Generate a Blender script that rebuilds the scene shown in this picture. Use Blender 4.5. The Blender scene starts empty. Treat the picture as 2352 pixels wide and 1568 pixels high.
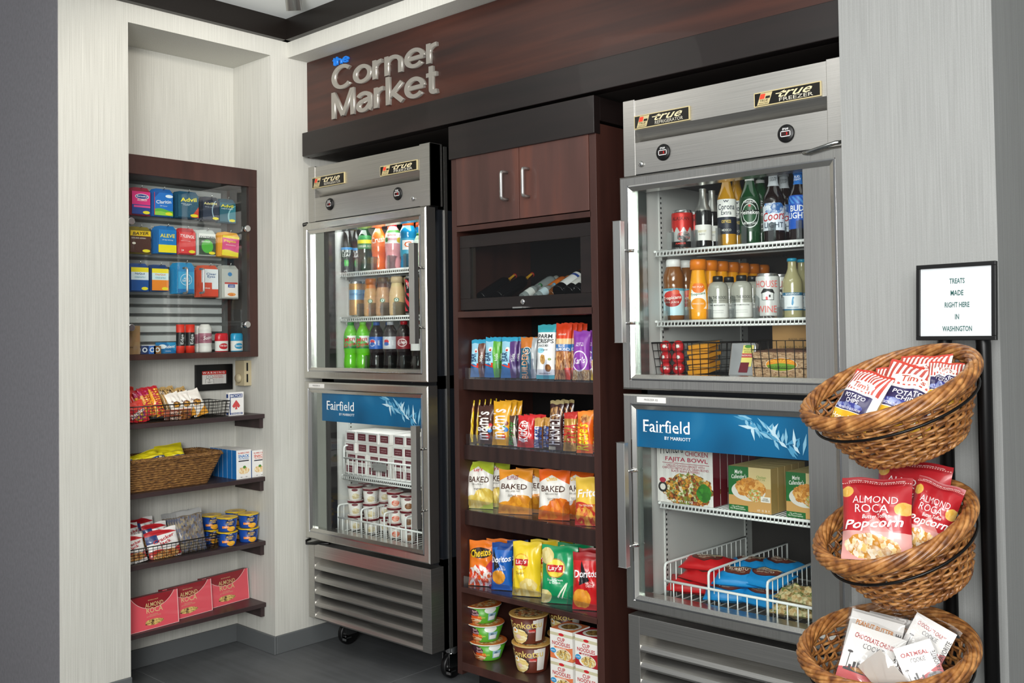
import bpy, math, random
from mathutils import Vector, Matrix
from math import sin, cos, pi, radians as rad
scene = bpy.context.scene
COL = scene.collection
R = random.Random(7)
# ---------------------------------------------------------------- camera
F, U0, V0 = 2245.79, 1176.0, 708.5
YAW, PIT, ROL = rad(132.457), rad(1.425), rad(-.82554)
EYE = Vector((3.52, -2.5, 1.325))
_a = Vector((cos(YAW)*cos(PIT), sin(YAW)*cos(PIT), sin(PIT)))
_r = Vector((sin(YAW), -cos(YAW), 0)); _u = _r.cross(_a)
CR = cos(ROL)*_r + sin(ROL)*_u; CU = -sin(ROL)*_r + cos(ROL)*_u
cd = bpy.data.cameras.new('camera'); cam = bpy.data.objects.new('camera', cd); COL.objects.link(cam)
cd.sensor_width = 36; cd.lens = 36*F/2352; cd.shift_y = (V0-784)/2352; cd.clip_start = .05
m3 = Matrix((CR, CU, -_a)).transposed(); cam.matrix_world = Matrix.Translation(EYE) @ m3.to_4x4()
scene.camera = cam
def on(u, v, ax, val):          # point of a real plane (axis ax = val) seen at photo position u, v
    d = _a + (u-U0)/F*CR - (v-V0)/F*CU
    return EYE + d*((val-EYE[ax])/d[ax])
def dep(p): return _a.dot(Vector(p)-EYE)
# ---------------------------------------------------------------- world, lights, exposure
def hexc(h, a=1.0):
    h = h.lstrip('#'); o = []
    for i in (0, 2, 4):
        c = int(h[i:i+2], 16)/255
        o.append(c/12.92 if c <= .04045 else ((c+.055)/1.055)**2.4)
    return (*o, a)
w = bpy.data.worlds.new('world'); scene.world = w; w.use_nodes = True
w.node_tree.nodes['Background'].inputs[0].default_value = (.93, .96, 1, 1)
w.node_tree.nodes['Background'].inputs[1].default_value = .4
def area(name, loc, tgt, size, power, colr=(1, 1, 1), sy=None, spread=180):
    l = bpy.data.lights.new(name, 'AREA'); l.energy = power; l.color = colr; l.size = size; l.spread = rad(spread)
    if sy: l.shape = 'RECTANGLE'; l.size_y = sy
    o = bpy.data.objects.new(name, l); COL.objects.link(o); o.location = loc
    d = Vector(tgt)-Vector(loc); o.rotation_euler = d.to_track_quat('-Z', 'Y').to_euler(); return o
def spot(name, loc, tgt, power, ang, colr=(1, .93, .84), r=.05, blend=.6):
    l = bpy.data.lights.new(name, 'SPOT'); l.energy = power; l.color = colr; l.spot_size = rad(ang); l.spot_blend = blend; l.shadow_soft_size = r
    o = bpy.data.objects.new(name, l); COL.objects.link(o); o.location = loc
    d = Vector(tgt)-Vector(loc); o.rotation_euler = d.to_track_quat('-Z', 'Y').to_euler(); return o
area('ceiling_panel_light', (2.3, -1.5, 2.66), (2.0, -1.2, 0), 1.6, 46, (1, .97, .93), 1.2)
area('front_fill_light', (4.9, -3.9, 2.2), (1.2, 0, 1.1), 1.6, 100, (1, .98, .96), 1.3)  # added soft fill from behind the camera, not a fixture of the room
area('low_fill_light', (3.5, -3.7, 1.75), (.9, 0, 1.9), 1.5, 58, (1, .99, .97), 1.2)  # second added fill, low down, to lift bulkhead and cabinet goods
spot('track_spot_left_wall', (1.15, -.95, 2.6), (-.05, -.45, 1.55), 34, 95)
spot('track_spot_header', (1.0, -1.15, 2.5), (.75, -.06, 2.52), 9, 130, (1, .95, .88), .28)
spot('ceiling_fill_spot', (2.0, -1.7, 1.95), (.45, -.2, 2.72), 170, 40, (1, .99, .97), .15, 1)  # added unseen spot that brightens the ceiling corner and bulkhead
area('upward_fill_light', (3.9, -3.7, 1.7), (1.6, -.8, 2.68), 1.2, 70, (.97, 1, .99), 1.2)  # added upward fill to lighten the ceiling, no lamp of the place
scene.view_settings.view_transform = 'Standard'; scene.view_settings.look = 'None'
scene.cycles.transparent_max_bounces = 64
scene.view_settings.exposure = -.30; scene.view_settings.gamma = 1; scene.view_settings.use_curve_mapping = False
# ---------------------------------------------------------------- materials
MATS = {}
def _bs(m): return next(n for n in m.node_tree.nodes if n.type == 'BSDF_PRINCIPLED')
def mat(name, colr, rough=.5, metal=0, coat=0, trans=0, ior=1.45, emit=0, alpha=1):
    k = (name, colr, rough, metal, coat, trans, emit, alpha)
    if k in MATS: return MATS[k]
    m = bpy.data.materials.new(name); m.use_nodes = True; b = _bs(m)
    b.inputs['Base Color'].default_value = hexc(colr); b.inputs['Roughness'].default_value = rough
    b.inputs['Metallic'].default_value = metal; b.inputs['Coat Weight'].default_value = coat
    b.inputs['Coat Roughness'].default_value = .08
    b.inputs['Transmission Weight'].default_value = trans; b.inputs['IOR'].default_value = ior
    b.inputs['Alpha'].default_value = alpha
    if emit: b.inputs['Emission Color'].default_value = hexc(colr); b.inputs['Emission Strength'].default_value = emit
    MATS[k] = m; return m
def P(colr, rough=.45, coat=0): return mat('paint', colr, rough, 0, coat)      # printed colour
class NT:
    def __init__(s, m): s.t = m.node_tree; s.b = _bs(m)
    def n(s, ty, **kw):
        x = s.t.nodes.new(ty)
        for k, v in kw.items(): setattr(x, k, v)
        return x
    def l(s, a, b): s.t.links.new(a, b)
    def math(s, op, a, b=None, c=None):
        x = s.n('ShaderNodeMath', operation=op)
        for i, q in enumerate((a, b, c)):
            if q is None: continue
            if isinstance(q, (int, float)): x.inputs[i].default_value = q
            else: s.l(q, x.inputs[i])
        return x.outputs[0]
    def mix(s, f, a, b):
        x = s.n('ShaderNodeMix', data_type='RGBA')
        for i, q in ((0, f), (6, a), (7, b)):
            if isinstance(q, (int, float)): x.inputs[i].default_value = q
            elif isinstance(q, (tuple, list)): x.inputs[i].default_value = q
            else: s.l(q, x.inputs[i])
        return x.outputs[2]
    def noise(s, scale, vec=None, detail=3, mapping=None):
        co = s.n('ShaderNodeTexCoord').outputs['Object'] if vec is None else vec
        if mapping:
            mp = s.n('ShaderNodeMapping'); mp.inputs['Scale'].default_value = mapping; s.l(co, mp.inputs[0]); co = mp.outputs[0]
        x = s.n('ShaderNodeTexNoise'); x.inputs['Scale'].default_value = scale; x.inputs['Detail'].default_value = detail
        s.l(co, x.inputs['Vector']); return x.outputs['Fac']
    def ramp(s, f, stops):
        x = s.n('ShaderNodeValToRGB'); e = x.color_ramp.elements
        while len(e) < len(stops): e.new(.5)
        for i, (p, c) in enumerate(stops): e[i].position = p; e[i].color = hexc(c)
        s.l(f, x.inputs[0]); return x.outputs[0]
    def cells(s, scale, vec, cs):      # mottled food picture: irregular patches
        nz = s.n('ShaderNodeTexNoise'); nz.inputs['Scale'].default_value = scale*1.3; s.l(vec, nz.inputs['Vector'])
        mx = s.n('ShaderNodeMix', data_type='VECTOR'); mx.inputs[0].default_value = .06; s.l(vec, mx.inputs[4]); s.l(nz.outputs['Color'], mx.inputs[5])
        vo = s.n('ShaderNodeTexVoronoi'); vo.inputs['Scale'].default_value = scale; s.l(mx.outputs[1], vo.inputs['Vector'])
        sp = s.n('ShaderNodeSeparateColor'); s.l(vo.outputs['Color'], sp.inputs[0])
        f = s.math('ADD', s.math('MULTIPLY', sp.outputs[0], .8), s.math('MULTIPLY', vo.outputs['Distance'], .35))
        return s.ramp(f, [((i+.5)/len(cs), q) for i, q in enumerate(cs)])
    def bump(s, h, st, dist=.01):
        x = s.n('ShaderNodeBump'); x.inputs['Strength'].default_value = st; x.inputs['Distance'].default_value = dist
        s.l(h, x.inputs['Height']); s.l(x.outputs[0], s.b.inputs['Normal'])
def newm(name, rough=.5, metal=0, coat=0):
    m = bpy.data.materials.new(name); m.use_nodes = True; t = NT(m)
    t.b.inputs['Roughness'].default_value = rough; t.b.inputs['Metallic'].default_value = metal
    t.b.inputs['Coat Weight'].default_value = coat; return m, t
def wallpaper(name, c1, c2):
    m, t = newm(name, .85)
    f = t.noise(1, mapping=(300, 300, 4), detail=1); g = t.noise(1, mapping=(420, 420, 300), detail=1)
    h = t.math('ADD', t.math('MULTIPLY', f, .75), t.math('MULTIPLY', g, .25))
    t.l(t.ramp(h, [(.3, c1), (.7, c2)]), t.b.inputs['Base Color']); t.bump(h, .2, .002); return m
def wood(name, stops, mp, rough=.4, coat=.1):
    m, t = newm(name, rough, 0, coat)
    f = t.noise(1, mapping=mp, detail=5); t.l(t.ramp(f, stops), t.b.inputs['Base Color']); return m
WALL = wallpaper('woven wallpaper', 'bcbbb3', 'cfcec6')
WALLR = wallpaper('woven wallpaper shaded', '8b8c8a', '9a9b99')  # same paper as WALL, the right wall's weaker light put into its colour
GREYW, _t = newm('plain grey wall', .8); _t.l(_t.ramp(_t.noise(1, mapping=(90, 90, 60), detail=2), [(.3, '777579'), (.7, '828084')]), _t.b.inputs['Base Color'])  # mid grey with faint random mottling, darker than WALL
HEADW = wood('header walnut laminate', [(.25, '1f1210'), (.45, '351b15'), (.6, '46241a'), (.8, '2b1814')], (.9, 2, 16))
DOORW = wood('door walnut laminate', [(.25, '3c2823'), (.5, '533630'), (.62, '633b30'), (.8, '472f29')], (9, 4, .9))
CABW = wood('cabinet walnut laminate', [(.3, '321c18'), (.7, '482a23')], (14, 14, 1.4))
DARKW = wood('espresso wood', [(.3, '130e0d'), (.7, '1f1615')], (2, 2, 22))
SHELFW = wood('dark shelf wood', [(.3, '2b1f20'), (.7, '3b2b2c')], (22, 3, 22), .45)
FASCW = wood('shelf fascia wood', [(.3, '241614'), (.7, '38241f')], (40, 8, 1.2), .4)
CEIL = mat('ceiling paint', 'f2f6f4', .8)
def brushed(name, c1, c2, rough, mp):
    m, t = newm(name, rough, .95)
    f = t.noise(1, mapping=mp, detail=2); t.l(t.ramp(f, [(.3, c1), (.7, c2)]), t.b.inputs['Base Color']); t.bump(f, .06, .002)
    t.b.inputs['Anisotropic'].default_value = .5; return m
STEEL = brushed('brushed stainless steel', 'b0aeaa', 'c4c2bd', .32, (3, 3, 500))
STEELV = brushed('brushed stainless steel frame', 'c0beb9', 'd2d0ca', .22, (500, 500, 3))
CHROME = mat('chrome', 'd8d8d8', .12, 1)
POLISH = mat('polished stainless stile', 'a8aaa8', .1, 1)
ALU = mat('satin aluminium', 'c9c9c6', .3, .9)
BLACK = mat('black plastic', '0c0c0d', .4)
GASK = mat('black rubber gasket', '101012', .6)
BODYB = mat('dark cabinet side', '1b1e23', .35)
LINER, _t = newm('white fridge liner', .35)
_t.b.inputs['Base Color'].default_value = hexc('c9c9c6')
WIREW = mat('white coated wire', 'e9eae8', .35)
WIREB = mat('black wire', '17140f', .4, .3)
FLOORM, _t = newm('dark grey floor tile', .5)
_f = _t.noise(1, mapping=(2.2, 2.2, 2), detail=6); _g = _t.noise(1, mapping=(2, 40, 2), detail=3)
_t.l(_t.ramp(_t.math('ADD', _t.math('MULTIPLY', _f, .7), _t.math('MULTIPLY', _g, .3)), [(.35, '47494a'), (.65, '636567')]), _t.b.inputs['Base Color'])
BASEM = mat('grey vinyl base', '5d6061', .45)
def clearm(name, tint='ffffff', gl=.12, rough=.02):
    m = bpy.data.materials.new(name); m.use_nodes = True; t = NT(m); t.t.nodes.remove(t.b)
    out = next(n for n in t.t.nodes if n.type == 'OUTPUT_MATERIAL')
    tr = t.n('ShaderNodeBsdfTransparent'); tr.inputs[0].default_value = hexc(tint)
    g = t.n('ShaderNodeBsdfGlossy'); g.inputs['Roughness'].default_value = rough
    fr = t.n('ShaderNodeFresnel'); fr.inputs[0].default_value = 1.45
    ge = t.n('ShaderNodeNewGeometry'); ff = t.math('SUBTRACT', 1, ge.outputs['Backfacing'])
    mx = t.n('ShaderNodeMixShader'); f = t.math('MULTIPLY', t.math('ADD', fr.outputs[0], gl-.04), ff)
    t.l(f, mx.inputs[0]); t.l(tr.outputs[0], mx.inputs[1]); t.l(g.outputs[0], mx.inputs[2]); t.l(mx.outputs[0], out.inputs[0]); return m
GLASS = clearm('clear door glass', 'fbfdfc', .05)
ACRY = clearm('clear acrylic', 'f4f5fa', .17, .05)
FILM = clearm('clear cellophane', 'fafafa', .07, .1)
LM = {}
def art(base, layers=(), rough=.4, coat=0, metal=0, wr=0):
    """printed front: shapes in the 0..1 space of the face, one over the other"""
    k = (base, str(layers), rough, coat, metal)
    if k in LM: return LM[k]
    m, t = newm('printed pack', rough, metal, coat)
    uv = t.n('ShaderNodeUVMap'); sp = t.n('ShaderNodeSeparateXYZ'); t.l(uv.outputs[0], sp.inputs[0])
    x, y = sp.outputs[0], sp.outputs[1]; c = hexc(base)
    def rng(q, a, b): return t.math('MULTIPLY', t.math('GREATER_THAN', q, a), t.math('LESS_THAN', q, b))
    for L in layers:
        k0 = L[0]
        if k0 == 'r': f = t.math('MULTIPLY', rng(x, L[1], L[3]), rng(y, L[2], L[4])); cc = hexc(L[5])
        elif k0 in ('e', 'f'):
            dx = t.math('DIVIDE', t.math('SUBTRACT', x, L[1]), L[3]); dy = t.math('DIVIDE', t.math('SUBTRACT', y, L[2]), L[4])
            d = t.math('ADD', t.math('MULTIPLY', dx, dx), t.math('MULTIPLY', dy, dy))
            if k0 == 'e': f = t.math('LESS_THAN', d, 1); cc = hexc(L[5])
            else:    # food picture: mottled ellipse of two or three colours
                n1 = t.noise(L[6] if len(L) > 6 else 14, uv.outputs[0], 2)
                f = t.math('LESS_THAN', t.math('ADD', d, t.math('MULTIPLY', t.math('SUBTRACT', n1, .5), .9)), 1)
                cs = L[5]; cc = t.cells((L[6] if len(L) > 6 else 14)*1.6, uv.outputs[0], cs)
        elif k0 == 'h': # half plane a*x+b*y>c
            f = t.math('GREATER_THAN', t.math('ADD', t.math('MULTIPLY', x, L[1]), t.math('MULTIPLY', y, L[2])), L[3]); cc = hexc(L[4])
        elif k0 == 's': # stripes inside a box: x0,y0,x1,y1,col,count,slant
            q = t.math('FRACT', t.math('MULTIPLY', t.math('ADD', x, t.math('MULTIPLY', y, L[7])), L[6]))
            f = t.math('MULTIPLY', t.math('MULTIPLY', rng(x, L[1], L[3]), rng(y, L[2], L[4])), t.math('LESS_THAN', q, .5)); cc = hexc(L[5])
        elif k0 == 'z': # lines of small print: x0,y0,x1,y1,col,rows
            q = t.math('FRACT', t.math('MULTIPLY', y, L[6])); n1 = t.noise(60, uv.outputs[0], 0)
            f = t.math('MULTIPLY', t.math('MULTIPLY', t.math('MULTIPLY', rng(x, L[1], L[3]), rng(y, L[2], L[4])), t.math('LESS_THAN', q, .5)), t.math('GREATER_THAN', n1, .45)); cc = hexc(L[5])
        elif k0 == 'w': # wavy boundary below y0
            n1 = t.math('SINE', t.math('MULTIPLY', x, L[3])); f = t.math('LESS_THAN', y, t.math('ADD', t.math('MULTIPLY', n1, L[2]), L[1])); cc = hexc(L[4])
        elif k0 == 'p': # mottled all over a box
            f = t.math('MULTIPLY', rng(x, L[1], L[3]), rng(y, L[2], L[4])); cc = t.cells(L[6]*1.5, uv.outputs[0], L[5])
        c = t.mix(f, c, cc)
    if isinstance(c, tuple): t.b.inputs['Base Color'].default_value = c
    else: t.l(c, t.b.inputs['Base Color'])
    if wr: t.bump(t.noise(1, mapping=(wr, wr, wr*.6), detail=3), .8, .006)
    LM[k] = m; return m
# ---------------------------------------------------------------- mesh kit
TX = {}
def glyphs(s, bold=0, ital=0):
    k = (s, bold, ital)
    if k in TX: return TX[k]
    c = bpy.data.curves.new('t', 'FONT'); c.body = s; c.resolution_u = 2; c.offset = bold*.3; c.shear = ital; c.space_line = .85; c.align_x = 'CENTER'
    o = bpy.data.objects.new('t', c); me = bpy.data.meshes.new_from_object(o)
    V = [(v.co.x, v.co.y) for v in me.vertices]; Fc = [tuple(p.vertices) for p in me.polygons]
    bpy.data.objects.remove(o); bpy.data.curves.remove(c); bpy.data.meshes.remove(me)
    if not V: V = [(0, 0), (1, 0), (0, 1)]; Fc = []
    x0 = min(v[0] for v in V); x1 = max(v[0] for v in V); y0 = min(v[1] for v in V); y1 = max(v[1] for v in V)
    V = [((v[0]-x0)/(x1-x0+1e-9)-.5, (v[1]-y0)/(y1-y0+1e-9)-.5) for v in V]
    TX[k] = (V, Fc); return TX[k]
class G:
    def __init__(s): s.V = []; s.F = []; s.I = []; s.U = []; s.S = []; s.m = []
    def mi(s, m):
        if m not in s.m: s.m.append(m)
        return s.m.index(m)
    def f(s, idx, m, uv=None, sm=False): s.F.append(tuple(idx)); s.I.append(s.mi(m)); s.U.append(uv or [(-5, -5)]*len(idx)); s.S.append(sm)
    def v(s, *p): s.V.append(tuple(p)); return len(s.V)-1
    def box(s, a, b, m, front=None, side=None, top=None):
        x0, y0, z0 = a; x1, y1, z1 = b; q = [s.v(x, y, z) for z in (z0, z1) for y in (y0, y1) for x in (x0, x1)]
        st = [(0, 0), (1, 0), (1, 1), (0, 1)]
        s.f((q[0], q[1], q[5], q[4]), front or m, st); s.f((q[3], q[2], q[6], q[7]), m, st)
        s.f((q[1], q[3], q[7], q[5]), side or m, st); s.f((q[2], q[0], q[4], q[6]), side or m, st)
        s.f((q[4], q[5], q[7], q[6]), top or m, st); s.f((q[2], q[3], q[1], q[0]), m, st); return s
    def quad(s, p, m, uv=None): s.f([s.v(*x) for x in p], m, uv or [(0, 0), (1, 0), (1, 1), (0, 1)]); return s
    def prism(s, poly, ax, a, b, m):   # poly of 2D points in the other two axes
        def P3(q, t): return (t, q[0], q[1]) if ax == 0 else (q[0], t, q[1]) if ax == 1 else (q[0], q[1], t)
        A = [s.v(*P3(q, a)) for q in poly]; B = [s.v(*P3(q, b)) for q in poly]; n = len(poly)
        s.f(A, m); s.f(B[::-1], m)
        for i in range(n): s.f((A[i], A[(i+1) % n], B[(i+1) % n], B[i]), m)
        return s
    def lathe(s, prof, m, n=24, cx=0, cy=0, H=None, sx=1, sy=1, lobes=None):
        """prof: (r, z[, material of the band above])"""
        z0 = prof[0][1]; H = H or (prof[-1][1]-z0) or 1; cur = m; prev = None
        for i, q in enumerate(prof):
            ring = []
            for k in range(n+1):
                a = -pi/2-pi+2*pi*k/n
                ring.append(s.v(cx+q[0]*sx*cos(a), cy+q[0]*sy*sin(a), q[1]))
            if prev:
                for k in range(n):
                    s.f((prev[k], prev[k+1], ring[k+1], ring[k]), cur, [(k/n, (pz-z0)/H), ((k+1)/n, (pz-z0)/H), ((k+1)/n, (q[1]-z0)/H), (k/n, (q[1]-z0)/H)], True)
            elif q[0] > 1e-5: s.f(ring[:-1][::-1], m)
            prev = ring; pz = q[1]
            if len(q) > 2: cur = q[2]
        if prof[-1][0] > 1e-5:
            s.f(ring[:-1], cur, [(.5+.5*cos(2*pi*k/n), .5+.5*sin(2*pi*k/n)) for k in range(n)])
        return s
    def tube(s, pts, r, m, n=6, closed=False, r2=None):
        pts = [Vector(p) for p in pts]; N = len(pts); rings = []; nrm = None
        for i, p in enumerate(pts):
            if closed: t = pts[(i+1) % N]-pts[i-1]
            else: t = pts[min(i+1, N-1)]-pts[max(i-1, 0)]
            t = t.normalized() if t.length > 1e-9 else Vector((0, 0, 1))
            if nrm is None:
                nrm = t.cross(Vector((0, 0, 1)) if abs(t.z) < .9 else Vector((1, 0, 0))).normalized()
            else:
                nrm = nrm-t*nrm.dot(t); nrm = nrm.normalized() if nrm.length > 1e-6 else t.orthogonal().normalized()
            bn = t.cross(nrm); rr = r if r2 is None else r+(r2-r)*i/(N-1)
            rings.append([s.v(*(p+rr*(cos(2*pi*k/n)*nrm+sin(2*pi*k/n)*bn))) for k in range(n)])
        for i in range(N if closed else N-1):
            A, B = rings[i], rings[(i+1) % N]
            for k in range(n): s.f((A[k], A[(k+1) % n], B[(k+1) % n], B[k]), m, None, True)
        if not closed: s.f(rings[0][::-1], m); s.f(rings[-1], m)
        return s
    def text(s, t, cx, cy, w, h, m, fn, rot=0, bold=0, ital=0):
        V, Fc = glyphs(t, bold, ital); c, d = cos(rad(rot)), sin(rad(rot)); base = len(s.V)
        return s.flat([(cx+x*w*c-y*h*d, cy+x*w*d+y*h*c) for x, y in V], Fc, m, fn, max(.006, h*.3, w*.04))
    def flat(s, Q, Fc, m, fn, L):      # flat print laid over a curved surface in small triangles
        Q = list(Q); L2 = L*L; base = len(s.V)
        for q in Q: s.V.append(tuple(fn(*q)))
        mid = {}
        def put_(a, b, e):
            la, lb, le = ((Q[a][0]-Q[b][0])**2+(Q[a][1]-Q[b][1])**2, (Q[b][0]-Q[e][0])**2+(Q[b][1]-Q[e][1])**2, (Q[e][0]-Q[a][0])**2+(Q[e][1]-Q[a][1])**2)
            m_ = max(la, lb, le)
            if m_ < L2: s.f((base+a, base+b, base+e), m); return
            if m_ == lb: a, b, e = b, e, a
            elif m_ == le: a, b, e = e, a, b
            k = (min(a, b), max(a, b))
            if k not in mid:
                q = ((Q[a][0]+Q[b][0])/2, (Q[a][1]+Q[b][1])/2); Q.append(q); s.V.append(tuple(fn(*q))); mid[k] = len(Q)-1
            j = mid[k]; put_(a, j, e); put_(j, b, e)
        for fc in Fc:
            for i in range(1, len(fc)-1): put_(fc[0], fc[i], fc[i+1])
        return s
    def shape(s, pts, m, fn):
        s.f([s.v(*fn(*p)) for p in pts], m); return s
    def obj(s, name, parent=None, loc=None, rz=0, rot=None, bev=0):
        me = bpy.data.meshes.new(name); me.from_pydata(s.V, [], s.F)
        for m in s.m: me.materials.append(m)
        me.polygons.foreach_set('material_index', s.I); me.polygons.foreach_set('use_smooth', s.S)
        uv = me.uv_layers.new(name='UVMap'); fl = []
        for u in s.U:
            for q in u: fl += q
        uv.data.foreach_set('uv', fl); me.update()
        o = bpy.data.objects.new(name, me); COL.objects.link(o)
        if parent: o.parent = parent
        if loc is not None: o.location = loc
        o.rotation_euler = rot if rot else (0, 0, rz)
        if bev:
            b = o.modifiers.new('bevel', 'BEVEL'); b.width = bev; b.segments = 2; b.limit_method = 'ANGLE'
        return o
def tag(o, label, cat, group=None):
    o['label'] = label; o['category'] = cat
    if group: o['group'] = group
    return o
def struct(o): o['kind'] = 'structure'; return o
def empty(name, loc, label, cat, group=None, rz=0):
    o = bpy.data.objects.new(name, None); COL.objects.link(o); o.location = loc; o.rotation_euler = (0, 0, rz); o.empty_display_size = .02
    return tag(o, label, cat, group)
def dup(o, off, label=None, drot=0):
    c = o.copy(); COL.objects.link(c); c.location = Vector(o.location)+Vector(off); c.rotation_euler.z += drot
    if label: c['label'] = label
    for ch in o.children:
        d = ch.copy(); COL.objects.link(d); d.parent = c
        for g in ch.children:
            e = g.copy(); COL.objects.link(e); e.parent = d
    return c
def arc(cx, cy, r, a0, a1, n=6): return [(cx+r*cos(rad(a0+(a1-a0)*i/n)), cy+r*sin(rad(a0+(a1-a0)*i/n))) for i in range(n+1)]
def rrect(x0, y0, x1, y1, r, n=4):
    return arc(x1-r, y0+r, r, -90, 0, n)+arc(x1-r, y1-r, r, 0, 90, n)+arc(x0+r, y1-r, r, 90, 180, n)+arc(x0+r, y0+r, r, 180, 270, n)
def ell(cx, cy, rx, ry, n=24): return [(cx+rx*cos(2*pi*i/n), cy+ry*sin(2*pi*i/n)) for i in range(n)]
# ================================================================ the room shell
def slab(name, boxes, m):
    g = G()
    for a, b in boxes: g.box(a, b, m)
    return struct(g.obj(name))
slab('floor', [((-1.2, -5.2, -.1), (5.6, 1.1, 0))], FLOORM)
slab('ceiling', [((-.4, -5.2, 2.68), (5.6, 1.0, 2.75))], CEIL)
NB, NL, NR, NT_ = -.29, -.771, -.145, 2.515     # niche: back, left, right, top
slab('wall_left', [((-.12-.2, -1.03, 0), (0, NL, 2.68)), ((-.32, NL, NT_), (0, NR, 2.68)), ((-.32, NR, 0), (0, .9, 2.68)), ((-.34, NL, 0), (NB, NR, NT_))], WALL)
slab('wall_front_left', [((-1.2, -1.0325, 0), (0, -1.0302, 2.68))], GREYW)
slab('wall_back', [((0, .86, 0), (2.8, .9, 2.68))], mat('recess wall', '6b6a5c', .8))
slab('wall_bulkhead', [((0, -.06, 2.52), (2.46, .86, 2.68))], WALL)
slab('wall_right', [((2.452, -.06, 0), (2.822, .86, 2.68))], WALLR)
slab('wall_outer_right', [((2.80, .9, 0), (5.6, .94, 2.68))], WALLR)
# crown (two lengths)
def crown(name, pts, ax, a, b):
    g = G(); g.prism(pts, ax, a, b, DARKW if 0 else mat('black crown moulding', '17120f', .35)); return struct(g.obj(name))
crown('trim_1', [(0, 2.587), (.028, 2.587), (.028, 2.602), (.02, 2.605), (.02, 2.68), (0, 2.68)], 1, -1.03, -.06)
_c = G(); _c.prism([(-.06, 2.587), (-.088, 2.587), (-.088, 2.602), (-.08, 2.605), (-.08, 2.68), (-.06, 2.68)], 0, 0, 2.82, mat('black crown moulding', '17120f', .35)); struct(_c.obj('trim_2'))
def base(name, a, b):
    g = G(); g.box(a, b, BASEM); return struct(g.obj(name, bev=.003))
base('baseboard_back', (NB, NL, 0), (NB+.012, NR, .075))
base('baseboard_reveal', (NB+.012, NR-.012, 0), (.012, NR, .075))
base('baseboard_left', (0, NR, 0), (.012, .86, .075))
base('baseboard_front', (0, -1.03, 0), (.012, NL, .075))
base('baseboard_right', (2.452, -.072, 0), (2.834, -.06, .075))
# floor joint lines
_g = G()
for y in (-.62, -1.85): _g.box((-.3, y, .0), (5.6, y+.003, .0006), mat('grout', '6a6c6d', .7))
for x in (.62, 1.85): _g.box((x, -5.2, 0), (x+.003, .8, .0006), mat('grout', '6a6c6d', .7))
struct(_g.obj('floor_joints'))
# ceiling track head
e = empty('track_light', (.40, -.31, 2.68), 'silver cylindrical track light head hanging from the white ceiling', 'light')
g = G(); g.tube([(0, 0, 0), (0, 0, -.03)], .008, ALU, 8); g.obj('stem', e)
g = G(); g.lathe([(.024, -.045), (.03, -.05), (.03, 0), (.032, .0), (.032, .012), (.03, .012), (.03, .07), (.02, .075)], ALU, 20); g.obj('lamp_head', e, (0, 0, -.055), rot=(.25, .2, 0))
# ================================================================ header over the fridges
e = empty('sign_header', (0, .04, 2.1), 'long dark walnut header board carrying the raised market lettering', 'header')
g = G(); g.box((.001, 0, .0), (2.452, .03, .418), HEADW); g.obj('board', e)
g = G(); g.box((.03, -.05, -.003), (2.45, 0, .098), DARKW); g.obj('lower_trim', e, bev=.002)
g = G(); g.box((.03, 0, -.003), (2.45, .4, .0), mat('recess underside', '2a231f', .7)); g.obj('underside', e)
g = G(); va, vb = on(1030, 340, 1, -.005).x, on(1364, 260, 1, -.005).x
g.box((va, -.045, -.135), (vb, -.012, -.012), DARKW); g.box((va+.001, -.0119, -.09), (vb-.001, .3, -.0125), DARKW); g.obj('valance', e, bev=.002)
W_S = .155
def A_(cx, cy, rx, ry, a0, a1, n=18): return [(cx+rx*cos(rad(a0+(a1-a0)*i/n)), cy+ry*sin(rad(a0+(a1-a0)*i/n))) for i in range(n+1)]
h_ = W_S/2; XH = .74; oy = XH/2
def rr_(x): return [[(x+h_, 0), (x+h_, XH)], [(x+h_, .42)]+A_(x+.36, .42, .36-h_, XH-.42-h_, 180, 88, 8)]
STROKES = {   # monoline sans letters: strokes in cap-height units, then the advance
 'C': ([A_(.46, .5, .46-h_, .5-h_, 42, 318, 30)], .91), 'o': ([A_(.375, oy, .375-h_, oy-h_+.01, 0, 360, 30)], .80), 'r': (rr_(0), .47),
 'n': ([[(h_, 0), (h_, XH)], [(h_, .40)]+A_(.34, .42, .34-h_, XH-.42-h_, 180, 0, 12)+[(.68-h_, 0)]], .76),
 'e': ([[(.06, oy+.0), (.70, oy+.0)], A_(.375, oy, .375-h_, oy-h_+.01, 0, 322, 28)], .80),
 'M': ([[(h_, 0), (h_, 1)], [(.96-h_, 0), (.96-h_, 1)], [(h_+.01, .97), (.48, .06)], [(.48, .06), (.95-h_, .97)]], 1.04),
 'a': ([A_(.31, XH-.24, .24, .24-h_, 160, 0, 10)+[(.55, .08), (.62, .04)], [(.55, .44), (.30, .40)]+A_(.27, .215, .27-h_, .215-h_+.03, 80, 300, 12)+[(.42, .10), (.55, .24)]], .72),
 'k': ([[(h_, 0), (h_, 1)], [(.12, .27), (.60, .72)], [(.24, .40), (.62, .02)]], .70),
 't': ([[(.17, .95), (.17, .17)]+A_(.27, .15, .10, .10-.0, 180, 285, 6)+[(.38, .07)], [(0, XH-h_), (.36, XH-h_)]], .42),
 'h': ([[(h_, 0), (h_, 1)], [(h_, .40)]+A_(.34, .42, .34-h_, XH-.42-h_, 180, 0, 12)+[(.68-h_, 0)]], .78)}
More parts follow.
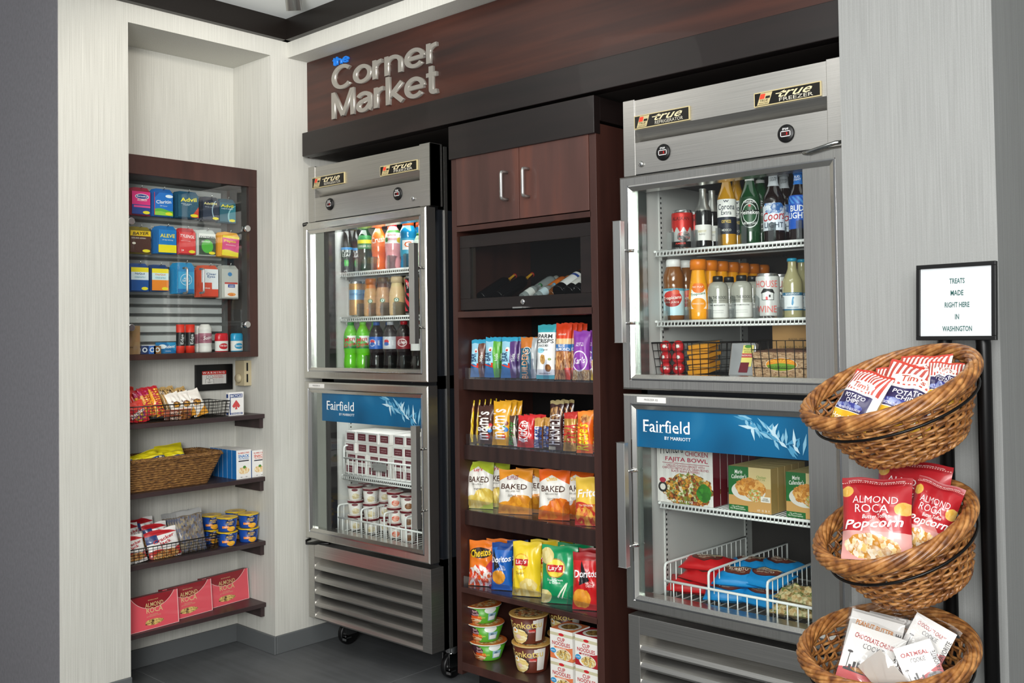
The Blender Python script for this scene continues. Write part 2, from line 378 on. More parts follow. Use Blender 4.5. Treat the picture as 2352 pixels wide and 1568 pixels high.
def letters(name, t, u0, u1, v0, v1, u2v0, u2v1, m, depth, W=1.0):
    """raised lettering on the board; corners read from the sign"""
    A = on(u0, v1, 1, .03); B = on(u1, u2v1, 1, .03); T = on(u0, v0, 1, .03); g = G(); k = 0
    tot = sum(STROKES[c][1] for c in t)-.05; sx = (B.x-A.x)/tot; z0 = (A.z+B.z)/2; sz = (T.z-A.z+on(u1, u2v0, 1, .03).z-B.z)/2
    x = 0
    for c in t:
        for st in STROKES[c][0]:
            k += 1; L = [Vector((p[0]+x, p[1])) for p in st]; cl = (L[0]-L[-1]).length < 1e-3; n = len(L); hw = W_S/2*W*.92
            dy = .00025*(k % 5); l_, r_ = [], []
            for i, p in enumerate(L):
                d = (L[(i+1) % n if cl else min(i+1, n-1)]-L[i-1 if (i or cl) else 0]); d = (L[1]-L[-2]) if cl and i in (0, n-1) else d
                d.normalize(); nn = Vector((-d.y, d.x))*hw
                for q, lst in ((p+nn, l_), (p-nn, r_)):
                    lst.append((g.v(A.x+q.x*sx, .04-depth-dy, z0+q.y*sz), g.v(A.x+q.x*sx, .04, z0+q.y*sz)))
            for i in range(n-1):
                g.f((l_[i][0], l_[i+1][0], r_[i+1][0], r_[i][0]), m); g.f((l_[i][0], l_[i][1], l_[i+1][1], l_[i+1][0]), m, None, True); g.f((r_[i][0], r_[i+1][0], r_[i+1][1], r_[i][1]), m, None, True)
            if not cl: g.f((l_[0][0], r_[0][0], r_[0][1], l_[0][1]), m); g.f((l_[-1][0], l_[-1][1], r_[-1][1], r_[-1][0]), m)
        x += STROKES[c][1]
    return g.obj(name)
SATIN = mat('satin metal letters', 'a9a49c', .38, .55)
tag(letters('sign_lettering', 'the', 763, 799, 132, 148, 123, 144, mat('blue letters', '1673d2', .35), .008, 1.15), 'small blue word THE above the silver lettering on the header', 'sign')
tag(letters('sign_lettering', 'Corner', 762, 1007, 149, 208, 84, 143, SATIN, .012), 'silver raised word CORNER on the walnut header', 'sign')
tag(letters('sign_lettering', 'Market', 762, 1004, 213, 275, 146, 212, SATIN, .012), 'silver raised word MARKET below the word corner on the header', 'sign')
# ================================================================ niche: wall shelves, cabinet
def wall_shelf(z, lab):
    e = empty('wall_shelf', (NB, NL, z), lab, 'shelf', 'dark wall shelves in the niche')
    g = G(); g.box((.0, .0, -.018), (.225, NR-NL, 0), SHELFW); g.obj('board', e, bev=.0015)
    g = G(); g.box((.02, NR-NL-.018, -.06), (.212, NR-NL, -.018), SHELFW); g.obj('bracket', e)
    g = G(); g.box((.02, 0, -.06), (.212, .018, -.018), SHELFW); g.obj('bracket', e)
SH = [.997, .732, .462, .203]
for z, lab in zip(SH, ('dark wood wall shelf, topmost, holding the black wire candy basket', 'dark wood wall shelf holding the woven seagrass basket', 'dark wood wall shelf holding the yellow lidded pasta cups', 'dark wood wall shelf, lowest, holding the pink candy boxes')):
    wall_shelf(z, lab)
e = empty('glass_front_cabinet', (NB, NL, 1.24), 'dark walnut wall cabinet with sliding glass doors full of medicine packs', 'cabinet')
W_, D_, H_ = NR-NL, .18, .80
g = G(); g.box((0, 0, .725), (D_, W_, H_), CABW); g.box((0, W_-.04, 0), (D_-.0005, W_, .725), CABW); g.box((0, 0, .022), (D_-.0005, .012, .725), CABW); g.box((0, 0, 0), (D_, W_-.04, .022), CABW); g.obj('frame', e, bev=.001)
SLATM = mat('grey slatwall', 'bfc1c0', .35)
g = G(); g.box((.001, .012, .022), (.006, W_-.04, .725), mat('slat groove', '5a5b5a', .5))
for i in range(18):
    z = .03+i*.0385; g.prism([(.006, z), (.016, z+.003), (.016, z+.026), (.006, z+.029)], 1, .012, W_-.075, SLATM)
g.obj('slatwall_panel', e)
g = G(); g.box((.03, W_-.0405, .022), (D_-.02, W_-.0395, .725), mat('dark inner side', '3a3838', .4)); g.obj('inner_side', e)
ym = on(438, 600, 0, -.115).y-NL
for a, b in ((.014, ym-.001), (ym+.001, W_-.04)):
    g = G(); g.box((D_-.012, a, .024), (D_-.007, b, .723), GLASS); g.obj('glass_door', e)
def knob_lock(u, v):
    p = on(u, v, 0, -.115); q = (p.x-NB, p.y-NL, p.z-1.24)
    g = G(); g.lathe([(.014, 0), (.015, .002), (.015, .01), (.012, .013)], CHROME, 18); g.box((-.008, -.018, -.014), (.012, .004, -.004), CHROME)
    g.obj('glass_lock', e, q, rot=(0, pi/2, 0))
for u, v in ((566, 525), (566, 745), (299, 508), (299, 752)): knob_lock(u, v)
def pull(u, v0, v1, par, off, x):
    a = on(u, v0, 0, x); b = on(u, v1, 0, x); y = a.y-off.y; x -= off.x
    z1, z0 = a.z-off.z, b.z-off.z
    g = G(); g.tube([(x-.03, y, z0), (x-.008, y, z0), (x-.002, y, z0+.002), (x, y, z0+.009), (x, y, z1-.009), (x-.002, y, z1-.002), (x-.008, y, z1), (x-.03, y, z1)], .0045, ALU, 8); g.obj('handle', par)
off = Vector((NB, NL, 1.24)); pull(430, 615, 672, e, off, -.082); pull(468, 617, 672, e, off, -.082)
# warning sign + thermostat
p0 = on(447, 898, 0, NB); p1 = on(530, 835, 0, NB)
e = empty('framed_warning_sign', (NB, p0.y, p0.z), 'black framed warning notice with red heading on the niche back wall', 'sign'); w_, h_ = p1.y-p0.y, p1.z-p0.z
g = G(); t_ = .027
g.box((0, 0, 0), (.014, w_, t_), BLACK); g.box((0, 0, h_-t_), (.014, w_, h_), BLACK); g.box((0, 0, t_), (.014, t_, h_-t_), BLACK); g.box((0, w_-t_, t_), (.014, w_, h_-t_), BLACK); g.obj('frame', e)
g = G(); g.box((0, t_, t_), (.006, w_-t_, h_-t_), P('d8d6d0'))
fn = lambda x, y: (.0065, x, y)
g.shape([(t_, h_-t_-.017), (w_-t_, h_-t_-.017), (w_-t_, h_-t_), (t_, h_-t_)], P('c33b34'), fn)
fn = lambda x, y: (.007, x, y)
g.text('W A R N I N G', w_/2, h_-t_-.0085, w_*.6, .009, P('f5f0ee'), fn, bold=.02)
g.text('Avoid alcohol\nduring pregnancy', w_*.62, h_*.52, w_*.3, .014, P('b8322c'), fn, bold=.02)
for i in range(4): g.text('small print of the notice', w_*.62, h_*.42-i*.006, w_*.28, .003, P('555555'), fn)
for cx in (.33, .43):
    g.tube([fn(w_*cx+.006*cos(a), h_*.52+.007*sin(a)) for a in [i*pi/6 for i in range(12)]], .0005, P('333333'), 4, True)
    g.tube([fn(w_*cx-.012, h_*.28), fn(w_*cx-.010, h_*.43), fn(w_*cx, h_*.46), fn(w_*cx+.010, h_*.43), fn(w_*cx+.012, h_*.28)], .0005, P('333333'), 4)
g.tube([fn(w_*.30, h_*.33), fn(w_*.38, h_*.30), fn(w_*.46, h_*.33)], .0005, P('333333'), 4)
g.obj('notice', e)
e = empty('thermostat', (-.235, NR, 1.115), 'beige wall thermostat with round dial beside the warning notice', 'thermostat')
BE = mat('beige plastic', 'b5a98a', .5)
g = G(); g.box((0, -.035, 0), (.07, 0, .108), BE)
for z in (.015, .063): g.box((.0701, -.024, z), (.0708, -.016, z+.035), BLACK)
g.obj('housing', e, bev=.003)
g = G(); g.lathe([(.020, 0), (.021, .004), (.017, .012), (.0, .012)], BE, 24); g.obj('dial', e, (.03, -.035, .032), rot=(pi/2, 0, 0))
# ================================================================ refrigerators
def plate_art(par, x0, x1, z0, z1, word, y):
    g = G(); GO = P('c9b98a', .3); w, h = x1-x0, z1-z0
    g.box((x0, y-.006, z0), (x1, y, z1), GO)
    fn = lambda a, b: (x0+a, y-.0068, z0+b); fn2 = lambda a, b: (x0+a, y-.0074, z0+b)
    g.shape([(.003, .003), (w-.003, .003), (w-.003, h-.003), (.003, h-.003)], P('15130f', .3), fn)
    g.shape([(w*.05, h*.1), (w*.23, h*.1), (w*.29, h*.9), (w*.11, h*.9)], GO, fn2)
    fn3 = lambda a, b: (x0+a, y-.008, z0+b)
    g.shape([(w*.09, h*.5), (w*.165, h*.5), (w*.185, h*.84), (w*.11, h*.84)], P('e0452c'), fn3)
    g.shape([(w*.18, h*.5), (w*.25, h*.5), (w*.255, h*.66), (w*.19, h*.66)], P('1a1713'), fn3)
    g.text('TRUE', w*.16, h*.38, w*.13, h*.15, P('3a2f1c'), fn3, bold=.02, ital=.3); g.text('MANUFACTURING', w*.15, h*.2, w*.14, h*.1, P('3a2f1c'), fn3)
    g.text('true', w*.63, h*.64, w*.5, h*.46, P('e3d5ad', .3), fn3, bold=.035, ital=.5)
    g.shape([(w*.34, h*.66), (w*.5, h*.66), (w*.5, h*.72), (w*.34, h*.72)], P('e3d5ad', .3), fn3)
    g.text(word, w*.64, h*.25, w*.5, h*.24, P('cfc9b8'), fn3, bold=.01)
    g.obj('name_plate', par)
def fridge(ox, W, hinge, labs, plates, discs, lock):
    """W wide, front plane y=0, hinge -1 left / +1 right"""
    e = empty('refrigerator', (ox, .02, 0), labs, 'refrigerator', 'stainless two door refrigerators')
    DP = .72; cl, cr = (.105, .045) if hinge < 0 else (.045, .115)
    I0, I1 = cl+.012, W-cr+.0
    # carcass: side walls, back, top, floor, middle
    g = G(); g.box((.02, .045, .13), (I0-.015, DP, 2.045), BODYB); g.box((I1+.015, .045, .13), (W-.005, DP, 2.045), BODYB)
    g.box((.02, DP-.03, .13), (W-.005, DP, 2.045), BODYB); g.box((.02, .045, 1.80), (W-.005, DP, 2.045), BODYB)
    g.box((.02, .045, 1.115), (W-.005, DP, 1.165), BODYB); g.box((.02, .045, .13), (W-.005, DP, .47), BODYB)
    g.box((W-.006, .07, .13), (W+.0005, .085, 2.045), STEELV)
    g.obj('cabinet', e)
    for z0, z1 in ((1.165, 1.80), (.47, 1.115)):
        g = G(); t = .003
        g.box((I0-.015, .046, z0), (I0-.012, DP-.03, z1), LINER); g.box((I1+.012, .046, z0), (I1+.015, DP-.03, z1), LINER)
        g.box((I0-.012, DP-.036, z0), (I1+.012, DP-.03, z1), mat('dark inner back', '3b3735', .45)); g.box((I0-.012, .046, z1-t), (I1+.012, DP-.036, z1), mat('dark inner back', '3b3735', .45))
        g.box((I0-.012, .046, z0), (I1+.012, DP-.036, z0+.02), mat('cavity floor', '77736e', .4, .3))
        g.obj('liner', e)
        for x in (I0+.0, I1+.004):     # slotted shelf standards
            g = G()
            for y in (.12, DP-.09):
                g.box((x-.012, y, z0+.02), (x-.0085 if x < W/2 else x+.008, y+.018, z1-.01), LINER)
                for i in range(int((z1-z0-.06)/.016)):
                    if x < W/2: g.box((x-.009, y+.006, z0+.04+i*.016), (x-.0081, y+.012, z0+.047+i*.016), BLACK)
            g.obj('shelf_standard', e)
    # header
    g = G()
    prof = [(0, 1.953), (.0, 2.048), (.045, 2.048), (.045, 1.815), (-.002, 1.815), (-.002, 1.914), (.010, 1.914), (.010, 1.895), (.034, 1.905)]
    g.prism(prof, 0, .045, W-.06, STEEL); g.obj('header_panel', e)
    for a, b in ((.0, .045), (W-.06, W)):
        g = G(); g.box((a, -.003, 1.812), (b, .06, 2.052), STEEL); g.obj('header_end_cap', e, bev=.0015)
    g = G(); g.box((W-.003, -.003, 1.812), (W+.0, .05, 2.05), POLISH); g.box((.045, .0, 1.80), (W-.01, .045, 1.814), BLACK); g.obj('header_gap', e)
    for word, u0, u1, v0, v1 in plates:
        A = on(u0, v1[0], 1, .02); B = on(u1, v1[1], 1, .02); T = on(u0, v0[0], 1, .02)
        zc = (A.z+B.z)/2
        plate_art(e, A.x-ox, B.x-ox, 1.955, 1.955+(T.z-A.z), word, -.001)
    for k, (u, v) in enumerate(discs):
        p = on(u, v, 1, .02); rr = .0255
        g = G(); g.lathe([(rr, 0), (rr, .003), (rr-.003, .006), (0, .006)], BLACK, 28)
        fn = lambda a, b: (a, b, .0066)
        for q in (((-.015, -.009), (.015, -.009), (.015, -.007), (-.015, -.007)), ((-.015, .005), (.015, .005), (.015, .007), (-.015, .007)), ((-.015, -.009), (-.013, -.009), (-.013, .007), (-.015, .007)), ((.013, -.009), (.015, -.009), (.015, .007), (.013, .007))):
            g.shape(list(q), P('e8e8e8'), fn)
        g.shape([(-.013, -.007), (.013, -.007), (.013, .005), (-.013, .005)], P('2a0a0a'), fn)
        g.text('true', 0, .013, .018, .007, P('f0f0f0'), fn, bold=.03, ital=.4)
        g.text('3', .004, -.001, .004, .007, mat('red digit', 'd02020', .4, emit=1.2), lambda a, b: (a, b, .007))
        g.obj('temperature_display', e, (p.x-ox, -.002, p.z), rot=(pi/2, 0, 0))
    p = on(lock[0], lock[1], 1, .02)
    g = G(); g.lathe([(.009, 0), (.0095, .003), (.007, .006), (0, .006)], CHROME, 18); g.box((-.001, -.004, .006), (.001, .004, .0065), BLACK); g.obj('key_lock', e, (p.x-ox, -.003, p.z), rot=(pi/2, 0, 0))
    # doors
    for nm, z0, z1 in (('upper', 1.145, 1.806), ('lower', .466, 1.13)):
        d = G(); fw = .046; y0, y1 = -.03, .02
        # mitred frame with a stepped lip
        X0, X1 = (-.008 if hinge < 0 else .0), W
        def ring(a, ya, b, yb, m):
            o = [(X0+a, z0+a), (X1-a, z0+a), (X1-a, z1-a), (X0+a, z1-a)]; i = [(X0+b, z0+b), (X1-b, z0+b), (X1-b, z1-b), (X0+b, z1-b)]
            for k in range(4):
                n = (k+1) % 4; d.quad([(o[k][0], ya, o[k][1]), (o[n][0], ya, o[n][1]), (i[n][0], yb, i[n][1]), (i[k][0], yb, i[k][1])], m)
        ring(0, y1, 0, y0+.004, STEELV); ring(0, y0+.004, .005, y0, STEELV); ring(.005, y0, .028, y0, STEELV); ring(.028, y0, .031, y0+.004, CHROME)
        ring(.031, y0+.004, .034, y0-.001, CHROME); ring(.034, y0-.001, fw, y0+.006, STEELV); ring(fw, y0+.006, fw+.001, y1, STEELV)
        ring(0, y1, fw+.001, y1, GASK)
        dr = d.obj('door', e)
        dr['label'] = nm+' glass door'
        g = G(); g.box((X0+fw, y0+.012, z0+fw), (X1-fw, y0+.017, z1-fw), GLASS); g.obj('glass', dr)
        g = G()   # hinge side polished stile behind glass, black gasket
        if hinge < 0: g.box((X0+fw, y0+.02, z0+fw), (cl+.012, y0+.03, z1-fw), POLISH)
        else: g.box((W-cr-.01, y0+.008, z0+fw), (X1-fw, y0+.02, z1-fw), STEELV)
        g.obj('stile', dr)
        g = G()
        if hinge < 0: g.box((cl+.012, y0+.02, z0+fw), (cl+.022, .04, z1-fw), GASK)
        else: g.box((X0+fw, y0+.02, z0+fw), (X0+fw+.012, .035, z1-fw), mat('aluminium spacer', '8c9490', .25, .8))
        g.obj('gasket', dr)
        # handle
        hx = W-.018 if hinge < 0 else .03; hz0, hz1 = (1.29, 1.665) if z0 > 1 else (.605, .985)
        g = G(); m = ALU; g.prism([(hx-.015, -.088), (hx+.015, -.088), (hx+.013, -.064), (hx-.013, -.064)], 2, hz0, hz1, ALU)
        g.obj('handle', dr, bev=.0015)
        for z in (hz0+.06, hz1-.09):
            g = G(); g.tube([(hx, -.068, z), (hx+(.02 if hinge > 0 else -.002), -.028, z)], .005, CHROME, 8); g.obj('handle_post', dr)
    # printed blue banner on the lower glass
    bx0, bx1 = (cl+.0, W-.046) if hinge < 0 else (.038, W-cr-.01)
    bz0, bz1 = .968, 1.087
    BL, _t = newm('printed banner film', .35); _t.l(_t.ramp(_t.noise(5, detail=1), [(.35, '075078'), (.62, '0d6390'), (.8, '3c86ac')]), _t.b.inputs['Base Color'])
    g = G(); yb = -.0195; g.quad([(bx0, yb, bz0), (bx1, yb, bz0), (bx1, yb, bz1), (bx0, yb, bz1)], BL)
    fn = lambda a, b: (bx0+a, yb-.001, bz0+b); bw, bh = bx1-bx0, bz1-bz0
    g.text('Fairfield', bw*.2, bh*.56, bw*.29, bh*.31, P('f4f7f8'), fn, bold=.012)
    fx = bw*.055
    for (a, b, c) in ((.055, .405, .035), (.085, .405, .0), ): pass
    for sx in (.062, .135, .164, .215, .262, .325): g.shape([(bw*sx-bw*.008, bh*.402), (bw*sx+bw*.016, bh*.402), (bw*sx+bw*.016, bh*.415), (bw*sx-bw*.008, bh*.415)], P('f4f7f8'), fn)
    g.text('BY MARRIOTT', bw*.27, bh*.27, bw*.16, bh*.085, P('f4f7f8'), fn, bold=.02)
    rr = random.Random(3)
    for k in range(46):    # pale grass heads printed on the banner
        t = k/46; cx = .66+.30*t+rr.uniform(-.02, .02); cy = .93-.86*t+rr.uniform(-.06, .06); an = rr.choice((2.3, .7, 1.6, 2.8, 5.2))+rr.uniform(-.3, .3); ln = rr.uniform(.05, .11); wd = .006
        c1 = ('7fb3cc', 'b7d4e0', '4c93b8')[k % 3]
        q = [(0, 0), (ln*.5, wd*1.5), (ln, 0), (ln*.5, -wd*1.5)]
        pts = [((cx+(x*cos(an)-y*sin(an)))*bw, (cy*bh+(x*sin(an)+y*cos(an))*bw)) for x, y in q]
        if all(0 < a < bw and 0 < b < bh for a, b in pts): g.shape(pts, P(c1), lambda a, b: (bx0+a, yb-.001-k*.00003, bz0+b))
    g.obj('printed_banner', e, (0, 0, 0))
    # small white name label on the lower door frame
    g = G(); lx = .03 if hinge < 0 else .055
    g.box((lx, -.0315, 1.106), (lx+.105, -.0302, 1.123), P('eceae6')); g.text('FREEZER 02' if hinge > 0 else 'FREEZER 01', lx+.052, 1.1145, .05, .006, P('444444'), lambda a, b: (a, -.032, b)); g.obj('name_sticker', e)
    # louvred grille
    g = G(); K0, K1 = .13, .445; y = -.02
    g.box((0, y, K0), (.042, .1, K1), STEEL); g.box((W-.055, y, K0), (W-.005, .1, K1), STEEL)
    g.box((.042, y, K1-.055), (W-.055, .1, K1), STEEL); g.box((.042, .06, K0), (W-.055, .1, K1), BLACK)
    g.obj('grille_frame', e, bev=.0015)
    g = G(); n = 5; hh = (K1-.055-K0)/n
    for i in range(n):
        z = K0+i*hh
        g.prism([(y+.002, z), (y, z+.006), (y+.006, z+.018), (y+.05, z+hh*.96), (y+.05, z+hh*.85), (y+.012, z+.004)], 0, .042, W-.055, STEEL)
    g.obj('louvres', e)
    # hinge strap
    hx = -.0 if hinge < 0 else W
    g = G()
    for z in ((1.812, .455) if hinge < 0 else (1.812,)):
        if hinge < 0: g.tube([(.12, .0, z-.002), (.05, -.02, z-.01), (0, -.03, z-.014), (-.015, -.02, z-.005), (-.012, .0, z)], .005, BLACK, 8)
        else: g.tube([(W-.15, .0, z-.008), (W-.10, -.04, z-.012), (W-.02, -.045, z+.002), (W+.01, -.02, z+.006)], .006, POLISH, 8)
    g.obj('hinge_strap', e)
    # casters
    for x in (.09, W-.045):
        g = G(); g.lathe([(.022, 0), (.025, .006), (.025, .03), (.03, .034), (.03, .036)], CHROME, 18)
        g.box((-.02, -.03, -.05), (-.016, .03, .004), CHROME); g.box((.016, -.03, -.05), (.02, .03, .004), CHROME); c = g.obj('caster', e, (x, .12, .095))
        g = G(); g.lathe([(.045, -.013), (.05, -.009), (.05, .009), (.045, .013)], BLACK, 24); g.obj('wheel', c, (0, .0, -.045), rot=(0, pi/2, 0))
        g = G(); g.box((.022, -.05, -.055), (.045, -.02, -.05), CHROME); g.box((.022, -.05, -.065), (.045, -.046, -.05), CHROME); g.obj('brake_pedal', c)
    return e
LX, LW, RX, RW = .035, .772, 1.705, .735
fridge(LX, LW, -1, 'stainless two door refrigerator at left beside the niche wall', [('REFRIGERATOR', 720, 794, (407, 0), (432, 421)), ('FREEZER', 876, 961, (381, 0), (404, 390))], [(759, 469), (915, 445)], (950, 456))
fridge(RX, RW, 1, 'stainless two door refrigerator at right holding beer bottles, beside the wicker baskets', [('REFRIGERATOR', 1460, 1587, (270, 0), (301, 280)), ('FREEZER', 1735, 1889, (221, 0), (254, 228))], [(1525, 350), (1807, 307)], (1474, 377))
for ox, W, c in ((LX, LW, 1), (RX, RW, 0)):
    for z, p in ((1.79, 1.3), (1.105, 1.3)):
        area('refrigerator_lamp', (ox+W/2, .11, z), (ox+W/2, .24, z-.5), W*.7, p*(1 if c else .12), (.96, 1, .98), .05)
# coated wire shelves
def wire_shelf(x0, x1, z, lab, y0=.085):
    e = empty('wire_shelf', (x0, y0, z), lab, 'shelf', 'white wire shelves in the refrigerators')
    w = x1-x0; g = G(); r = .003
    g.tube([(0, .006, -.0035), (w, .006, -.0035)], .0045, WIREW, 8); g.tube([(0, .004, -.018), (w, .004, -.018)], .0035, WIREW, 8)
    for x in (0, w): g.tube([(x, 0, -.003), (x, .5, -.003)], .004, WIREW, 6)
    for i in range(int(w/.0125)): x = .006+i*.0125; g.tube([(x, .0, -.018), (x, .003, -.003), (x, .5, -.003)], .0017, WIREW, 5)
    g.tube([(0, .25, -.007), (w, .25, -.007)], .003, WIREW, 5); g.obj('wire_grid', e)
    for x in (.004, w-.004):
        g = G(); g.box((x-.004, .03, -.03), (x+.004, .06, -.006), ALU); g.obj('shelf_clip', e)
L0, L1 = LX+.125, LX+LW-.05; R0_, R1_ = RX+.065, RX+RW-.12
wire_shelf(L0, L1, 1.592, 'white wire shelf under the tea and orange soda bottles')
wire_shelf(L0, L1, 1.402, 'white wire shelf under the bottled iced coffees')
wire_shelf(L0, L1, .735, 'white wire shelf under the stacked white ice cream boxes')
wire_shelf(R0_, R1_, 1.578, 'white wire shelf under the beer bottles')
wire_shelf(R0_, R1_, 1.357, 'white wire shelf under the orange juice bottles')
wire_shelf(R0_, R1_, .788, 'white wire shelf under the frozen dinner boxes')
# ================================================================ tall snack cabinet
CY = .005; CX0, CX1 = on(1043, 900, 1, CY).x, on(1378, 900, 1, CY).x
e = empty('tall_snack_cabinet', (CX0, CY, 0), 'tall walnut snack cabinet standing between the two refrigerators', 'cabinet'); w = CX1-CX0; t = .024
g = G(); D = .42
g.box((0, 0, .09), (t, D, 1.99), CABW); g.box((w-t-.004, 0, .09), (w, D, 2.0), CABW); g.box((t, D-.012, .09), (w-t, D, 1.99), mat('cabinet back', '120e0e', .6))
g.box((t, 0, 1.697), (w-t, D, 1.716), CABW); g.box((t, 0, 1.383), (w-t, D, 1.405), CABW); g.box((t, 0, .105), (w-t, D, .135), CABW); g.box((t, .001, 1.985), (w-t-.004, D, 1.999), CABW)
g.box((.05, .06, 0), (w-.02, D, .09), BLACK); g.obj('carcass', e, bev=.001)
ZS = [(1.159, 1.12), (.918, .865), (.680, .628), (.405, .387)]
for k, (a, b) in enumerate(ZS):
    g = G(); yy = .0 if k == 3 else .025
    g.box((t, yy, a-.018), (w-t, D-.012, a), CABW); 
    if k < 3: g.box((t+.0005, yy-.002, b), (w-t-.0005, yy+.018, a+.0005), FASCW)
    g.obj('shelf', e, bev=.001)
xm = on(1193, 420, 1, CY).x-CX0
for s, (a, b) in enumerate(((t+.003, xm-.0015), (xm+.0015, w-t-.006))):
    g = G(); g.box((a, -.002, 1.719), (b, .016, 1.983), DOORW); d = g.obj('cabinet_door', e, bev=.0012)
    hx = xm-.055 if s == 0 else xm+.045; z0, z1 = 1.79, 1.885; y = -.034
    g = G(); g.tube([(hx, 0, z0), (hx, y+.008, z0), (hx, y+.002, z0+.002), (hx, y, z0+.009), (hx, y, z1-.009), (hx, y+.002, z1-.002), (hx, y+.008, z1), (hx, 0, z1)], .006, ALU, 10); g.obj('handle', d)
# wine door
g = G(); a0, a1, b0, b1 = t+.003, w-t-.006, 1.41, 1.682; fa0, fa1, fb0, fb1 = a0+.05, a1-.05, 1.452, 1.637
for q in (((a0, b0), (a1, fb0)), ((a0, fb1), (a1, b1)), ((a0, fb0), (fa0, fb1)), ((fa1, fb0), (a1, fb1))):
    g.box((q[0][0], .012, q[0][1]), (q[1][0], .03, q[1][1]), DARKW)
d = g.obj('display_door', e, bev=.001)
g = G(); g.box((fa0, .018, fb0), (fa1, .022, fb1), clearm('display glass', 'f0f2f1', .035)); g.obj('glass', d)
g = G(); g.lathe([(.010, 0), (.0105, .003), (.007, .006), (0, .006)], CHROME, 18); g.obj('key_lock', d, (w*.5, .012, 1.432), rot=(pi/2, 0, 0))
g = G(); g.box((w*.5-.032, -.008, 1.41), (w*.5+.012, .012, 1.415), ALU); g.obj('finger_pull', d)
# clear acrylic trays with dividers
def trays(z, x0, x1, n, lab, y=.032, h=.04, dh=.075):
    e = empty('acrylic_tray', (x0, y, z+.0005), lab, 'tray', 'clear acrylic shelf trays'); w = x1-x0
    g = G(); g.box((0, 0, 0), (w, .0025, h), ACRY); g.box((0, 0, 0), (w, .3, .002), ACRY)
    for i in range(n): g.box((w*(i+.4)/n, -.004, .0), (w*(i+.4)/n+.022, .0, .006), ACRY)
    g.obj('tray', e)
    for i in range(1, n):
        x = w*i/n; g = G(); g.prism([(0, .002), (.3, .002), (.3, dh), (.02, dh), (.004, dh-.015)], 0, x-.001, x+.001, ACRY); g.obj('divider', e)
trays(1.159, CX0+.032, CX1-.036, 8, 'clear acrylic tray along the granola bar shelf')
trays(.918, CX0+.032, CX1-.036, 9, 'clear acrylic tray along the candy bar shelf')
trays(.680, CX0+.032, CX1-.036, 4, 'clear acrylic tray along the baked chip shelf')
trays(.405, CX0+.027, CX1-.036, 5, 'clear acrylic tray along the lowest chip shelf', .012)
# ================================================================ goods: builders
def fr(u0, u1, vt, zb, ax, val):
    """centre, width and height of a face standing at height zb on the plane ax=val"""
    vb = vt+60
    A = on(u0, vb, ax, val); B = on(u1, vb, ax, val); T = on((u0+u1)/2, vt, ax, val); k = 1-ax
    c = [0, 0, zb]; c[ax] = val; c[k] = (A[k]+B[k])/2
    return Vector(c), abs(B[k]-A[k]), T.z-zb
def rd(u0, u1, vt, zb, ax, val):
    """the same for round things: val is the plane of the nearest point, the radius comes from the apparent width"""
    s = 1 if ax == 1 else -1; r = .03
    for _ in range(5):
        c = on((u0+u1)/2, vt+60, ax, val+s*r); r = (u1-u0)/2*dep(c)/F
    T = on((u0+u1)/2, vt, ax, val+s*r); c.z = zb
    return c, r, T.z-zb
def decal(g, texts, w, h, fn):
    texts = [q for q in texts if q[0] == '@']+[q for q in texts if q[0] != '@']; off = 0
    for q in texts:
        t, cx, cy, tw, th, cc = q[:6]; o = q[6] if len(q) > 6 else {}
        off += .00018; f2 = lambda a, b, off=off: fn(a, b, off)
        if t == '@':
            mx = sum(p[0] for p in cc)/len(cc); my = sum(p[1] for p in cc)/len(cc); n = len(cc)
            g.flat([((p[0]-.5)*w, p[1]*h) for p in list(cc)+[(mx, my)]], [(i, (i+1) % n, n) for i in range(n)], P(o), f2, .008); continue
        g.text(t, (cx-.5)*w, cy*h, tw*w, th*h, P(cc), f2, o.get('rot', 0), o.get('b', 0), o.get('i', 0))
def tline(t, cx, cy, tw, th, c, rot=0, b=.02, i=0): return (t, cx, cy, tw, th, c, {'rot': rot, 'b': b, 'i': i})
def vt_(t, cx, cy, tw, th, c, b=.02, i=0, w=1, h=1): return (t, cx, cy, tw, th, c, {'rot': 90, 'b': b, 'i': i})
def carton(name, w, d, h, front, texts=(), side=None, top=None, parent=None):
    g = G(); s = side or front; g.box((-w/2, 0, 0), (w/2, d, h), s if side else front, front, side=s, top=top or s)
    decal(g, texts, w, h, lambda a, b, o=0: (a, -.0006-o, b)); return g.obj(name, parent)
def pouchfn(w, h, T, seed, top=.06, bot=.05, wr=.0016):
    r = random.Random(seed); ph = [r.uniform(0, 6.28) for _ in range(6)]; fq = [r.uniform(3, 6) for _ in range(3)]
    def S(u, v, side=1):     # u -1..1, v 0..1
        a = max(0., 1-abs(u)**2.6)**.55
        vv = (v-bot)/(1-top-bot)
        b = max(0., sin(pi*min(1, max(0, vv))))**.55 if 0 < vv < 1 else 0
        t = T/2*a*b
        k = wr*b*a*(sin(fq[0]*u*2+ph[0]+v*7)+sin(fq[1]*v*4+ph[1]+u*3)+.7*sin(9*u+fq[2]*v*3+ph[2]))
        e = .0015*sin(v*14+ph[3])*(1-a)
        wv = 1-.045*b-.0*abs(v-.5)
        z = h*v+ (.012*h*sin(u*5+ph[4])*(1 if v > .9 else 0))
        return (u*w/2*wv, -side*(t+k)-.0004*side + .0025*sin(u*7+ph[5])*(1-b)*side*0, z+e)
    return S
